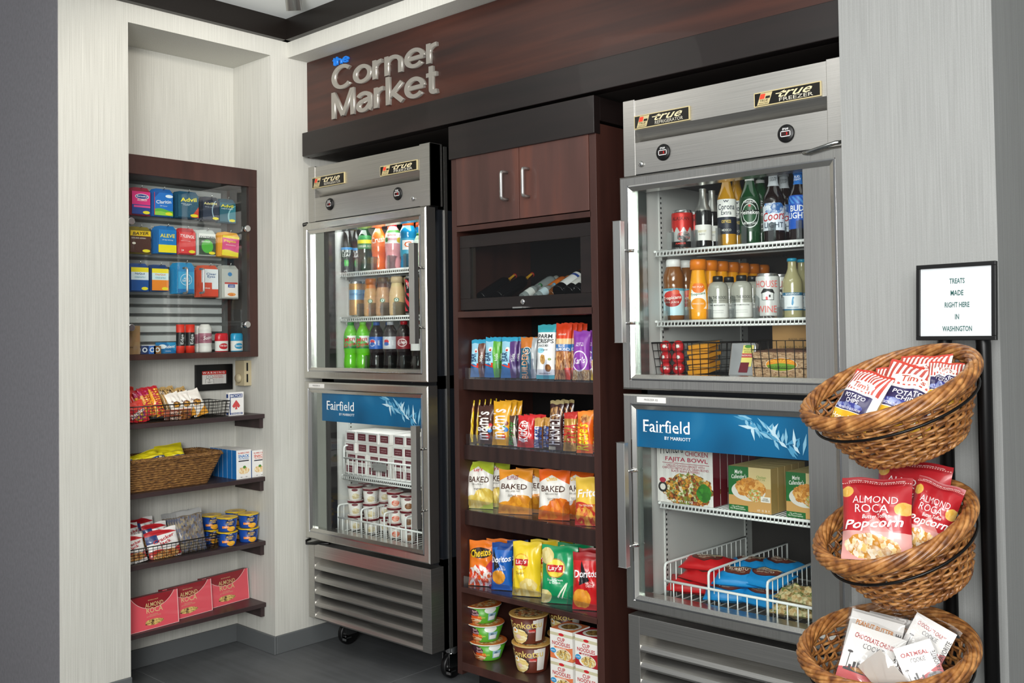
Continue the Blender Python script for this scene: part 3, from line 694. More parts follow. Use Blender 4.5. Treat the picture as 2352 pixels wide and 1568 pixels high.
def pouch(name, w, h, T, front, texts=(), seed=1, parent=None, back=None, top=.06, bot=.05, wr=.0016, nx=14, ny=22):
    S = pouchfn(w, h, T, seed, top, bot, wr); g = G(); back = back or front
    for side in (1, -1):
        id_ = [[g.v(*S(-1+2*i/nx, j/ny, side)) for i in range(nx+1)] for j in range(ny+1)]
        for j in range(ny):
            for i in range(nx):
                q = (id_[j][i], id_[j][i+1], id_[j+1][i+1], id_[j+1][i]); uv = [(i/nx, j/ny), ((i+1)/nx, j/ny), ((i+1)/nx, (j+1)/ny), (i/nx, (j+1)/ny)]
                if side < 0: q = q[::-1]; uv = uv[::-1]
                g.f(q, front if side > 0 else back, uv, True)
    def fn(a, b, o=0):
        p = S(max(-1, min(1, 2*a/w)), max(0, min(1, b/h)), 1); return (p[0], p[1]-.0015-o, p[2])
    decal(g, texts, w, h, fn); return g.obj(name, parent)
PROF = {
 'soda': [(.84, 0), (.96, .02), (1, .06), (.97, .18), (.88, .27), (.93, .36), (.985, .42), (.985, .66), (.95, .72), (.78, .82), (.48, .91), (.4, .93), (.4, .955)],
 'sport': [(.9, 0), (1, .03), (1, .1), (.93, .2), (1, .3), (1, .62), (.93, .66), (1, .7), (1, .78), (.7, .89), (.6, .91)],
 'tea': [(.95, 0), (1, .02), (1, .5), (.97, .56), (.8, .75), (.5, .9), (.46, .95)],
 'coffee': [(.9, 0), (1, .03), (1, .5), (.95, .62), (.74, .78), (.66, .86), (.7, .88)],
 'beer': [(.94, 0), (1, .015), (1, .58), (.93, .64), (.6, .75), (.44, .83), (.4, .96), (.44, .965), (.44, .98)],
 'mini': [(.94, 0), (1, .015), (1, .55), (.9, .62), (.52, .76), (.44, .85), (.42, .97)],
 'juice': [(.88, 0), (1, .03), (1, .52), (.93, .56), (.96, .60), (1, .66), (.97, .74), (.72, .87), (.6, .9)],
 'carafe': [(.92, 0), (1, .03), (1, .3), (.94, .42), (.8, .6), (.66, .78), (.6, .86)],
 'flask': [(.93, 0), (1, .02), (1, .70), (.96, .76), (.8, .83), (.42, .87), (.4, .9)],
 'wine': [(.9, 0), (1, .01), (1, .62), (.9, .70), (.5, .77), (.36, .82), (.34, .99)],
}
def radius_at(pf, z):
    for a, b in zip(pf, pf[1:]):
        if a[1] <= z <= b[1]: return a[0]+(b[0]-a[0])*(z-a[1])/(b[1]-a[1]+1e-9)
    return pf[-1][0]
def bottle(name, kind, r, h, body, bands=(), texts=(), cap=None, capcol='ffffff', caph=.05, parent=None, n=24, capr=1.12, neck=None):
    pf = PROF[kind]; zs = sorted(set([p[1] for p in pf]+[z for b in bands for z in b[:2]]))
    zs = [z for z in zs]; prof = []
    def mt(z):
        for b in bands:
            if b[0]-1e-6 <= z < b[1]-1e-6: return b[2]
        return body
    fin = []
    for a, b in zip(zs, zs[1:]):
        k = 3 if b-a > .05 else 1
        fin += [a+(b-a)*i/k for i in range(k)]
    fin.append(zs[-1])
    def rr(z):   # slightly smoothed
        return sum(radius_at(pf, min(max(z+d, 0), pf[-1][1])) for d in (-.012, 0, .012))/3
    for z in fin: prof.append((rr(z)*r, z*h, mt(z+1e-5)))
    prof[-1] = (prof[-1][0], prof[-1][1]); g = G(); g.lathe(prof, mt(0), n, H=h)
    def fn(a, b, o=0):
        R_ = rr(min(max(b/h, 0), 1))*r+o; an = a/max(R_, 1e-4); return ((R_+.0006)*sin(an), -(R_+.0006)*cos(an), b)
    decal(g, texts, 2*r, h, fn); o = g.obj(name, parent)
    if cap:
        zt = pf[-1][1]*h; cr = rr(pf[-1][1])*r*capr; g = G(); hh = h-zt+.006
        g.lathe([(cr, zt-.006), (cr, zt+hh*.75-.006), (cr*.9, zt+hh-.006), (0, zt+hh-.006)], mat('cap', capcol, .35), 20); g.obj('cap', o)
    return o
def can(name, r, h, front, texts=(), parent=None, lid='c4c4c4'):
    g = G(); A = mat('can lid', lid, .25, .9)
    g.lathe([(r*.8, 0, A), (r*.82, .004*1, A), (r*.98, h*.05, front), (r, h*.07, front), (r, h*.9, front), (r*.97, h*.93, A), (r*.85, h*.985, A), (r*.87, h, A), (r*.83, h-.0005, A), (r*.8, h-.004, A), (0, h-.004)], A, 28, H=h)
    def fn(a, b, o=0): an = a/r; return ((r+.0006+o)*sin(an), -(r+.0006+o)*cos(an), b)
    decal(g, texts, 2*r, h, fn); return g.obj(name, parent)
def tub(name, r, h, taper, front, texts=(), lid=None, lidart=None, parent=None, lidh=.006, lip=1.06, tab=False):
    g = G(); rb = r*taper
    g.lathe([(rb*.97, 0), (rb, .003), (r, h-lidh)], front, 32, H=h)
    def fn(a, b, o=0): q = rb+(r-rb)*b/h+.0007+o; an = a/r; return (q*sin(an), -q*cos(an), b)
    decal(g, texts, 2*r, h, fn); o = g.obj(name, parent)
    g = G(); L = lid or P('ffffff'); top = lidart or L
    g.lathe([(r*lip, h-lidh), (r*lip, h-.001, top), (r*lip*.96, h), (0, h)][:3], L, 32)
    if lidart:
        pass
    if tab: g.shape([(-.012, -r*lip*.98), (.012, -r*lip*.98), (.006, -r*lip-.012), (-.006, -r*lip-.012)], top, lambda a, b: (a, b, h-.004))
    g.obj('lid', o); return o
def put(o, pos, rz=0, lab=None, cat=None, grp=None, rx=0, ry=0):
    o.location = pos; o.rotation_euler = (rx, ry, rz)
    if lab: tag(o, lab, cat, grp)
    return o
RED, YEL, BLU, WHT, BLK, GRN, ORG = 'c8242b', 'f2c81e', '1d56a8', 'f2f1ec', '141414', '1f8a3c', 'e8731c'
LQ = lambda c, r=.12: mat('liquid in bottle', c, r, 0, .5)
# ================================================================ left refrigerator, upper
def row(o, n, dy, lab, grp, x=0, src_group=True):
    for i in range(1, n+1): dup(o, (x*i, dy*i, 0), lab)
def B(name, kind, u0, u1, vt, zb, y, body, lab, cat, grp, bands=(), texts=(), cap=None, rz=45, behind=1, blab=None, dy=None, **k):
    c, r, h = rd(u0, u1, vt, zb, 1, y)
    if cap: o = bottle(name, kind, r, h, body, bands, texts, True, cap, **k)
    else: o = bottle(name, kind, r, h, body, bands, texts, **k)
    put(o, c, rad(rz), lab, cat, grp)
    for i in range(1, behind+1): dup(o, (0, (dy or 2.12*r)*i, 0), blab or ('another '+lab.split(',')[0].split(' with ')[0].split(' at ')[0]+', directly behind the front one'))
    return o
g1 = 'soft drink bottles in the left refrigerator'
z = 1.5925; y = .10
B('tea_bottle', 'tea', 783, 811, 515, z, y, LQ('15100d'), 'dark tea bottle with blue topped label, leftmost on its wire shelf', 'bottle', g1,
  [(0.02, .52, art('1a1c22', [('r', 0, .47, 1, .53, '2a86c8'), ('e', .47, .2, .03, .07, '3fae49'), ('e', .53, .2, .03, .07, '55b850')]))], [tline('PURE\nLEAF', .5, .40, .8, .14, 'f0f0f0')], '222222')
B('soda_bottle', 'soda', 821, 856, 521, z, y, LQ('16301c'), 'dark green ginger ale bottle with yellow striped label', 'bottle', g1,
  [(.50, .80, art('1e7a3a', [('r', 0, .62, 1, .70, 'e9dc2a')]))], [tline('GINGER ALE', .5, .56, .9, .05, 'f5f5f0')], '1b4d2a')
B('soda_bottle', 'soda', 853, 887, 517, z, y, LQ('e0661b'), 'orange soda bottle with white lettered orange label', 'bottle', g1,
  [(.52, .82, art('e8701a', [('e', .62, .7, .06, .08, 'f6a13a')]))], [tline('Crush', .5, .67, 1.05, .13, 'f8f2ea', 8, .03)], 'd85a12')
B('soda_bottle', 'soda', 884, 923, 512, z, y, LQ('e79aa0'), 'pink lemonade bottle with white and green label', 'bottle', g1,
  [(.55, .84, art('f0ece6', [('r', 0, .78, 1, .84, '4a8f3e'), ('e', .64, .62, .06, .06, 'e9b92b'), ('e', .36, .63, .05, .05, '3f8f3b')]))], [tline('Dole', .45, .74, .5, .06, 'c8242b', 0, .03), tline('LEMONADE', .45, .64, .6, .05, 'd83f78')], 'd0202c')
B('sports_drink_bottle', 'sport', 919, 957, 507, z, y, LQ('1b7fb0'), 'blue sports drink bottle with orange cap', 'bottle', g1,
  [(.25, .62, art('3f98b8', [('r', .38, .38, .62, .58, 'f0f0f0')]))], [tline('G', .5, .49, .45, .12, 'e0631e', 0, .03)], 'd8561c', caph=.06)
B('soda_bottle', 'soda', 950, 975, 535, z, y, LQ('b8cdb0'), 'pale bottle with white label partly hidden behind the door handle', 'bottle', g1, [(.5, .8, P('dfe6dd'))], cap='3c8a3c')
z = 1.4025
c, r, h = rd(802, 834, 646, z, 1, y)
o = put(can('drink_can', r, h, art('b98d55', [('r', 0, .48, 1, .76, '7fa7c8')], .3, metal=.4), [tline('espresso', .5, .62, .9, .08, '31558a')]), c, rad(45), 'gold drink can with pale blue band on the coffee shelf', 'can', 'cans in the left refrigerator')
dup(o, (0, 2.1*r, 0), 'second gold drink can with pale blue band, behind the first')
for u0, u1, vt, body, cap, t1, lab in ((836, 868, 640, 'c59b6c', 'b5652c', 'c8742c', 'iced coffee bottle with caramel brown lid, left of the three'), (863, 897, 637, 'b98f68', '4a2f25', '5a3220', 'iced coffee bottle with dark brown lid, middle of the three'), (894, 930, 635, 'd3b384', 'cdb48c', 'c9b27c', 'iced coffee bottle with pale cream lid, right of the three')):
    B('coffee_bottle', 'coffee', u0, u1, vt, z, y, LQ(body), lab, 'bottle', 'iced coffee bottles', [(.06, .5, art(body, [('e', .5, .40, .055, .055, '1d6b46'), ('e', .5, .40, .035, .035, 'e8efe8'), ('e', .5, .40, .018, .022, '1d6b46'), ('r', .44, .08, .58, .26, t1)])), (.74, .87, mat('sleeve', t1, .4))],
      [tline('mocha light', .5, .22, .6, .04, 'f5efe2')], cap=cap, behind=2)
c, r, h = rd(930, 962, 633, z, 1, y)
put(can('drink_can', r, h, art('241a1c', [('s', 0, .1, 1, .9, 'd83a44', 5, .8), ('r', .35, .55, .65, .7, '141214')], .3), [tline('ROCK\nSTAR', .5, .75, .8, .16, 'e4e4e4')]), c, rad(45), 'black and red energy drink can next to the door handle', 'can', 'cans in the left refrigerator')
z = 1.186
DEW = art('3aa63c', [('s', 0, .50, 1, .62, 'c8242b', 3, .8), ('h', 0, 1, .66, '54b634')])
for u0, u1, lab in ((789, 823, 'lime green soda bottle with red lettering, leftmost on the bottom'), (817, 851, 'lime green soda bottle with bright green cap, second on the bottom')):
    B('soda_bottle', 'soda', u0, u1, 739, z, y-.01, LQ('5fc018'), lab, 'bottle', 'soda bottles on the refrigerator floor', [(.42, .70, art('45a845', [('h', 1, 1.2, 1.25, 'e4ece4'), ('r', 0, .43, 1, .47, '1b6a34')]))],
      [tline('Mtn\nDew', .5, .57, 1.0, .2, 'c8202a', 10, .04, .2)], cap='2f9a34' if u0 < 800 else '6cc832')
for u0, u1, vt, lb, cp, lab, tx in ((847, 883, 739, '1c5cb4', '1c4f9c', 'cola bottle with blue label and blue cap', 'pepsi'), (879, 915, 738, 'b9bdc3', 'a9adb3', 'cola bottle with silver label and grey cap', 'pepsi'), (909, 947, 737, '7c1420', '9c1420', 'dark soda bottle with maroon label and red cap', 'Dr Pepper')):
    B('soda_bottle', 'soda', u0, u1, vt, z, y-.01, LQ('120a0c'), lab, 'bottle', 'soda bottles on the refrigerator floor',
      [(.42, .68, art(lb, ([('e', .42, .55, .075, .075, 'f2f2f2'), ('e', .42, .575, .06, .045, 'c8242b'), ('e', .42, .525, .06, .04, '1d56a8')] if tx == 'pepsi' else [('e', .47, .55, .1, .08, 'efe8e6'), ('e', .47, .55, .09, .068, '7c1420')])))],
      [tline(tx, .68 if tx == 'pepsi' else .45, .55, .30 if tx == 'pepsi' else .5, .06 if tx == 'pepsi' else .09, 'f4f4f4', 90 if tx == 'pepsi' else 8, .03)], cap=cp)
B('soda_bottle', 'soda', 943, 978, 745, z, y-.01, LQ('140c0c'), 'dark soda bottle with white label, rightmost on the bottom', 'bottle', 'soda bottles on the refrigerator floor', [(.42, .68, P('e9e9e7'))], cap='e8e8e8')
# shelf-edge bottle guides
def guides(x0, x1, z, n, lab, kind='l', y=.08):
    e = empty('bottle_guide', (x0, y, z), lab, 'guide', 'clear plastic bottle guides'); m = clearm('frosted guide', 'dfe2e2', .25, .3)
    for i in range(n):
        x = (x1-x0)*i/(n-1); g = G()
        pr = [(0, 0), (.2, 0), (.2, .03), (.03, .055), (0, .055)] if kind == 'l' else [(0, 0), (.2, 0), (.2, .02), (.06, .045), (.0, .07)]
        g.prism(pr, 0, x, x+.0012, m); g.box((x-.008, 0, 0), (x+.009, .002, .052 if kind == 'l' else .03), m); g.obj('divider', e)
for z, a, b in ((1.593, 820, 930), (1.403, 822, 905), (1.187, 838, 950)):
    guides(on(a, 700, 1, .08).x, on(b, 700, 1, .08).x, z, 4 if z > 1.2 else 5, 'frosted plastic guides between the bottles on the %s of the left refrigerator' % {1.593: 'top shelf', 1.403: 'coffee shelf', 1.187: 'floor'}[z])
# ---------------------------------------------------------------- left refrigerator, lower
g2 = 'white ice cream bar boxes'
BF = art('ece8e4', [('r', .16, .2, .88, .84, '6e2a38')]); BT = P('efeae6'); bx = None; k = 0
cols = ((791, 816), (815, 842), (842, 867), (866, 892), (902, 926), (926, 952))
wd = 'first second third fourth fifth sixth'.split()
rn = ('bottom', 'second lowest', 'third lowest', 'top')
for j in range(4):
    for i, (u0, u1) in enumerate(cols):
        c, w_, _h = fr(u0, u1, 1030, 0, 1, .10); c.z = .7365+j*.0455
        if bx is None: bx = carton('ice_cream_bar_box', w_*.98, .16, .0445, BF, [tline('ICE CREAM BARS', .53, .62, .5, .1, 'd8b8bc'), tline('vanilla milk', .53, .42, .5, .09, 'd8b8bc')], BT); o = bx; o['category'] = 'box'; o['group'] = g2; o.location = c+Vector((R.uniform(-.001, .001), R.uniform(0, .01), 0)); o.rotation_euler.z = rad(-2)
        else: o = dup(bx, Vector(c)+Vector((R.uniform(-.001, .001), R.uniform(0, .012), 0))-bx.location)
        o['label'] = f'white ice cream bar box, {rn[j]} of the {wd[i]} stack from the left'
    bx0 = bx
def wire_rail(name, lab, x0, x1, y0, z0, h, dv, depth=.5, grp=None, cat='basket', bars=.03, tag_=None, tall=.055):
    """white wire freezer basket: low front rail, tall dividers"""
    e = empty(name, (x0, y0, z0), lab, cat, grp); w = x1-x0; r = .0022
    g = G(); g.tube([(0, 0, h), (w, 0, h)], .0042, WIREW, 8); g.tube([(0, .002, .006), (w, .002, .006)], .003, WIREW, 6)
    n = int(w/bars)
    for i in range(n+1): g.tube([(w*i/n, -.001, h), (w*i/n, -.001, .004), (w*i/n, .012, 0), (w*i/n, depth, 0)], r, WIREW, 5)
    g.tube([(0, depth, .0), (w, depth, 0)], .003, WIREW, 6); g.obj('front_rail', e)
    for x in dv:
        g = G(); H = h+tall
        g.tube([(x, 0, .004), (x, 0, H-.012), (x, .003, H-.003), (x, .012, H), (x, depth, H), (x, depth, 0)], .004, WIREW, 8)
        for q in range(1, int(depth/bars)): g.tube([(x, q*bars, H), (x, q*bars, 0)], .0018, WIREW, 5)
        g.obj('side_panel' if x in (0, w) else 'divider', e)
    return e
e = wire_rail('freezer_basket', 'white wire basket holding the stacked ice cream bar boxes', L0+.02, L1, .082, .737, .07, (0,), .46, 'white wire freezer baskets', tall=.05)
g = G(); g.box((.19, -.012, .03), (.29, -.007, .07), clearm('tag holder', 'f2f2f2', .3, .1)); g.box((.20, -.0065, .035), (.28, -.006, .065), P('dcdcda')); g.obj('tag_holder', e)
e2 = wire_rail('freezer_basket', 'white wire basket holding the small ice cream cups', L0+.005, L1+.0, .06, .496, .062, (0, .155, .30, .43), .46, 'white wire freezer baskets', tall=.05)
g3 = 'small ice cream cups'
MR = '6b1a22'; i0 = 0
tubs = {}
for key, acc in (('vanilla', ('e8dfc4', 'cdb98a')), ('strawberry', ('d8482c', 'e9b09a')), ('chocolate', ('6a4028', '9a6a44'))):
    tubs[key] = tub('ice_cream_cup', .0325, .062, .84, art('e9e4df', [('e', .5, .72, .07, .09, '7a3a40'), ('f', .52, .28, .09, .2, acc, 10), ('z', .62, .15, .8, .85, '8a8484', 14), ('r', 0, .0, 1, .04, 'e0dbd6')]), (), P(MR, .35), lidart=P('e6ddd8'), lidh=.01)
fl = {'vanilla': 'cream', 'strawberry': 'red', 'chocolate': 'brown'}
used = set()
for col, (u, key, nl, y) in enumerate(((817, 'vanilla', 3, .105), (852, 'vanilla', 3, .10), (884, 'vanilla', 3, .17), (908, 'strawberry', 3, .10), (938, 'chocolate', 3, .085), (838, 'vanilla', 3, .19), (905, 'strawberry', 3, .2))):
    p = on(u, 1180, 1, y+.033)
    for j in range(nl):
        src = tubs[key]
        if key in used: o = dup(src, Vector((p.x, y+.033, .4985+.0625*j))-src.location)
        else: o = src; used.add(key); o.location = (p.x, y+.033, .4985+.0625*j); o.rotation_euler.z = rad(45)
        o['category'] = 'cup'; o['group'] = g3
        o['label'] = f'{("bottom", "middle", "top")[j]} cup of the {("leftmost front", "second front", "third, set back", "fourth, red fruited", "rightmost brown flavoured", "back left", "back right")[col]} ice cream stack'
# ================================================================ right refrigerator, upper
z = 1.5785; y = .105; g4 = 'beer and wine bottles in the right refrigerator'
c, r, h = rd(1543, 1592, 484, z, 1, y)
o = put(can('beer_can', r, h, art('c2261f', [('w', .50, .06, 60, 'b9bbb9'), ('f', .55, .32, .1, .13, ('c2261f', '8f918f', '3a3a3a'), 9), ('r', 0, 0, 1, .2, '1c1a1a')], .3, metal=.3), [tline('ALASKAN', .5, .78, .85, .09, '3a1512'), tline('AMBER', .5, .15, .5, .05, 'd83a2c')]), c, rad(22), 'red and silver amber beer can on the top wire shelf', 'can', 'beer cans')
dup(o, (0, 2.15*r, 0), 'second red and silver beer can, behind the first')
SL = mat('silver foil', 'b9b9b4', .3, .8)
B('wine_bottle', 'beer', 1596, 1634, 432, z, y, LQ('100d0d'), 'small sparkling wine bottle with silver foil neck and white label', 'bottle', g4, [(.12, .38, P('e3e1dc')), (.62, .985, SL)], [tline('BAREFOOT', .5, .27, .5, .04, 'b5a86a'), tline('bubbly', .5, .22, .4, .04, '8a8a84', i=.3)], rz=22, behind=1)
AMB = mat('amber glass', 'b8841c', .1, 0, .6)
B('beer_bottle', 'beer', 1647, 1690, 388, z, y, AMB, 'golden beer bottle with white and dark label', 'bottle', g4, [(.15, .37, P('1d2230')), (.37, .60, P('ecebe6'))], [tline('Corona', .5, .50, .95, .075, '1c2238', b=.03), tline('Extra', .5, .425, .55, .055, '1c2238'), tline('cerveza', .5, .31, .5, .04, 'd8b85a'), tline('MEXICO', .5, .2, .5, .03, 'd8d8d0'), tline('w', .5, .57, .3, .03, '1c2238')], rz=26, behind=1, cap='bfa23a')
GG = mat('green glass', '123f1e', .1, 0, .6)
HL = art('123f1e', [('e', .5, .40, .16, .19, 'e6e9e4'), ('e', .5, .40, .15, .178, '0d2414'), ('e', .5, .40, .115, .13, 'd4dcd4'), ('e', .5, .40, .105, .12, '174a26'), ('r', .33, .385, .67, .445, '0d1a10'), ])
B('beer_bottle', 'beer', 1698, 1746, 388, z, y, GG, 'green beer bottle with round green label and red star', 'bottle', g4, [(.16, .62, HL), (.84, .88, P('d8d8d4'))], [tline('Heineken', .5, .415, 1.0, .055, 'f4f4f0', b=.03), ('@', 0, 0, 0, 0, [(.5+.09*sin(i*pi/5)*(1 if i % 2 == 0 else .42), .50+.024*cos(i*pi/5)*(1 if i % 2 == 0 else .42)) for i in range(10)], 'c8242b'), tline('ORIGINAL', .5, .55, .6, .03, 'e8e8e4'), tline('PURE MALT LAGER', .5, .27, .75, .03, 'e8e8e4')], rz=26, behind=1, cap='2f7a3a')
BRG = LQ('1c0f0c', .1)
B('beer_bottle', 'beer', 1752, 1801, 392, z, y, BRG, 'brown beer bottle with white snowy mountain label', 'bottle', g4, [(.16, .54, art('dfe6ee', [('w', 1.2, .0, 1, 'dfe6ee'), ('h', 0, 1, .50, '1c0f0c'), ('f', .5, .48, .17, .09, ('3d77b8', 'e8eef4', '2e5f9e'), 12)])), (.78, .95, P('b9bcc0'))], [tline('Coors', .5, .36, 1.15, .12, 'b8242c', 6, .03, .25), tline('LIGHT', .5, .235, .95, .075, '3c4a5c', b=.03), tline('COORS\nLIGHT', .5, .88, .35, .06, '2c2c30')], rz=26, behind=1, cap='b9bcc0')
B('beer_bottle', 'beer', 1811, 1856, 392, z, y, BRG, 'brown beer bottle with bright blue label at the right edge', 'bottle', g4, [(.16, .64, art('1c56b8', [('s', 0, .52, 1, .62, '4a8fd8', 12, 1)])), (.80, .97, P('1c6fc4'))], [tline('BUD\nLIGHT', .42, .40, 1.0, .19, 'f4f6f8', b=.05), tline('BUD\nLIGHT', .45, .89, .4, .07, 'f4f6f8', b=.03)], rz=26, behind=1, cap='1c6fc4')
z = 1.3575
B('juice_bottle', 'juice', 1523, 1572, 596, z, y, LQ('7a4a1e'), 'amber apple juice bottle with pale blue label and white cap', 'bottle', 'juice bottles in the right refrigerator', [(.08, .52, art('bcdde6', [('e', .5, .36, .16, .12, 'c8342c'), ('e', .5, .30, .13, .08, 'b02a24'), ('r', 0, .48, 1, .52, '5aa8c0'), ('e', .56, .46, .06, .04, 'd85a3a')]))], [tline('Tropicana', .48, .36, .95, .07, 'f6f2ea', 5, .04), tline('100% JUICE', .48, .29, .7, .035, 'f6f2ea'), tline('APPLE JUICE', .5, .5, .7, .025, '2c5a78')], 'f0f0ee', rz=22, behind=2)
OJ = LQ('f0a010', .15); OJL = art('f0a010', [('r', .38, .18, .64, .50, 'f6f4ee'), ('e', .51, .53, .12, .09, 'e8731c'), ('e', .51, .26, .12, .1, 'f09a1c')])
B('juice_bottle', 'carafe', 1580, 1629, 596, z, y, OJ, 'orange juice carafe bottle at the front with orange cap', 'bottle', 'juice bottles in the right refrigerator', [(.12, .60, OJL)], [tline('Tropicana', .5, .42, .72, .055, '2c6a34', 8, .04), tline('NO PULP', .5, .54, .5, .03, 'f6f0e0'), tline('ORANGE JUICE', .5, .26, .55, .03, 'f6f0e0')], 'e07a10', rz=26, behind=6, dy=.068, capr=1.3, blab='orange juice carafe bottle in the row receding behind the front one')
CL = mat('clear pale spirit', 'c2c1b4', .08, 0, .6, .35)
for u0, u1, vt, t1, lab in ((1626, 1673, 634, 'MARGARITA', 'clear cocktail flask with black cap, next to the orange juice'), (1680, 1728, 632, 'COSMOPOLITAN', 'clear cocktail flask with black cap, next to the white wine can')):
    B('cocktail_flask', 'flask', u0, u1, vt, z, y, CL, lab, 'bottle', 'clear cocktail flasks', [(.04, .37, P('e6e5e0'))], [tline('ON THE ROCKS', .5, .5, .95, .065, '2c2c2c'), tline('PREMIUM COCKTAILS', .5, .43, .8, .02, '4c4c4c'), tline('THE '+t1, .5, .32, .8, .03, '333333'), tline('small printed lines', .5, .2, .6, .02, '8a8a88'), tline('small printed lines', .5, .15, .6, .02, '8a8a88')], '161616', rz=26, behind=1, capr=1.25)
c, r, h = rd(1737, 1791, 628, z, 1, y)
o = put(can('wine_can', r, h, art('d5d5d2', [('r', .43, .40, .57, .56, 'e9e9e6'), ('r', .475, .40, .505, .48, 'c8343a')], .35, metal=.2),
    [tline('HOUSE', .45, .76, .95, .15, 'd86a66', b=.01), tline('WINE', .45, .2, .85, .15, 'd86a66', b=.01), ('@', 0, 0, 0, 0, [(.22, .56), (.34, .66), (.72, .64), (.8, .55), (.78, .545), (.7, .62), (.36, .64), (.24, .55)], '1c1c1c')]+[('@', 0, 0, 0, 0, q, '1c1c1c') for q in ([(.26, .40), (.28, .40), (.28, .56), (.26, .56)], [(.74, .40), (.76, .40), (.76, .56), (.74, .56)], [(.26, .40), (.76, .40), (.76, .41), (.26, .41)], [(.55, .46), (.62, .46), (.62, .52), (.55, .52)])]),
    c, rad(26), 'tall pale wine can with a little house drawing', 'can', 'wine cans'); dup(o, (0, 2.15*r, 0), 'second pale wine can, directly behind the house drawing can')
B('wine_bottle', 'beer', 1797, 1843, 593, z, y, mat('pale wine glass', 'b9b184', .08, 0, .6, .3), 'small pale white wine bottle with teal cap, standing in front', 'bottle', 'small white wine bottles', [(.12, .42, art('e4e8ea', [('s', 0, .12, 1, .145, '2c6a8c', .5, 0), ('s', 0, .37, 1, .42, '2c6a8c', .5, 0)]))], [tline('BAREFOOT', .5, .395, .7, .03, 'f4f4f4'), ('@', 0, 0, 0, 0, [(.44, .22), (.5, .2), (.55, .25), (.53, .3), (.58, .34), (.5, .35), (.46, .29)], '4a93c0'), tline('CHARDONNAY', .5, .17, .6, .025, '2c6a8c')], '1b84a4', rz=26, behind=1)
for z_, a, b, lab in ((1.579, 1540, 1838, 'top'), (1.358, 1528, 1790, 'middle')):
    guides(on(a, 600, 1, .085).x, on(b, 600, 1, .085).x, z_, 6, f'frosted plastic guides between the bottles on the {lab} shelf of the right refrigerator', 'l' if z_ > 1.4 else 's')
# bottom wire baskets with cheese and bread
def wire_basket(name, lab, x0, x1, y0, y1, z0, h, flare=.02, m=WIREB, nx=None, nz=4, grp=None, r=.0013):
    """open black wire basket, local x along the front"""
    e = empty(name, (0, 0, 0), lab, 'basket', grp); g = G(); w = x1-x0; d = y1-y0
    def ringp(t):
        f = flare*t; return [(x0-f, y0-f, z0+h*t), (x1+f, y0-f, z0+h*t), (x1+f, y1+f, z0+h*t), (x0-f, y1+f, z0+h*t)]
    for i in range(nz): g.tube(ringp(i/nz), r, m, 5, True)
    nx = nx or int(w/.025); ny = max(2, int(d/.025))
    for i in range(nx+1):
        a = x0+w*i/nx; t = (2*i/nx-1)*flare
        g.tube([(a+t, y0-flare, z0+h), (a, y0, z0), (a, y1, z0), (a+t, y1+flare, z0+h)], r, m, 5)
    for i in range(ny+1):
        a = y0+d*i/ny; t = (2*i/ny-1)*flare
        g.tube([(x0-flare, a+t, z0+h), (x0, a, z0), (x1, a, z0), (x1+flare, a+t, z0+h)], r, m, 5)
    g.obj('wire_mesh', e); g = G(); g.tube(ringp(1), r*2, m, 8, True); g.obj('rim', e); return e
zf = 1.187
a0 = on(1504, 830, 1, .075).x; a1 = on(1640, 830, 1, .075).x
wire_basket('wire_basket', 'black wire basket holding red waxed cheeses, left in the right refrigerator', a0, a1, .085, .33, zf, .10, .010, grp='black wire baskets in the refrigerator')
b0 = on(1730, 830, 1, .075).x; b1 = on(1842, 830, 1, .075).x+.05
wire_basket('wire_basket', 'black wire basket holding the packed bread slab', b0, b1, .085, .33, zf, .105, .008, grp='black wire baskets in the refrigerator')
RW_ = mat('red wax', 'b8141c', .25, 0, .5); first = None; nm = 0
for j in range(3):
    for i in range(2):
        for kk in range(2):
            p = on(1529+i*29, 800+0*j, 1, .115+.045*kk); q = (p.x, .115+.045*kk, zf+.019+.034*j)
            if first is None:
                g = G(); g.lathe([(.004, -.0125), (.015, -.011), (.0195, -.005), (.0195, .005), (.015, .011), (0, .0125)], RW_, 20); g.lathe([(.006, .0123), (.0058, .0128), (0, .0129)], P('e8e4de'), 12)
                first = o = g.obj('waxed_cheese', None, q, rot=(rad(80), 0, rad(10)))
            else: o = dup(first, Vector(q)-first.location, drot=R.uniform(-.5, .5))
            tag(o, f'red waxed round cheese, {("left", "right")[i]} column, {("bottom", "middle", "top")[j]} of the {("front", "rear")[kk]} layer', 'cheese', 'red waxed cheeses')
first = None
for i in range(6):
    x = on(1603, 830, 1, .1).x; q = (x+.004*(i % 2), .10, zf+.004+.0155*i)
    if first is None:
        g = G(); g.box((-.036, 0, 0), (.036, .07, .012), P('e79a24', .35)); g.box((-.03, .006, .0121), (.03, .062, .0126), P('efb444')); g.text('Tillamook', 0, .035, .05, .014, P('4a2c14'), lambda a, b: (a, b, .013), bold=.02)
        first = o = g.obj('cheese_slice_pack', None, q, rot=(rad(8), rad(-5), 0), bev=.003)
        g = G(); g.box((-.043, -.006, .001), (.043, .078, .0135), FILM); g.obj('wrapper', o)
    else: o = dup(first, Vector(q)-first.location, drot=R.uniform(-.15, .15))
    tag(o, f'orange cheese slice pack, {("bottom", "second", "third", "fourth", "fifth", "top")[i]} of the pile in the left wire basket', 'cheese', 'orange cheese slice packs')
c, w_, h = fr(1660, 1718, 785, zf, 1, .09)
g = G(); SV = mat('silver foil tray', 'c9c9cc', .25, .7); g.box((-w_/2, 0, 0), (w_/2, .018, h), SV)
fn = lambda a, b: (a, -.0008, b); fn2 = lambda a, b: (a, -.0014, b)
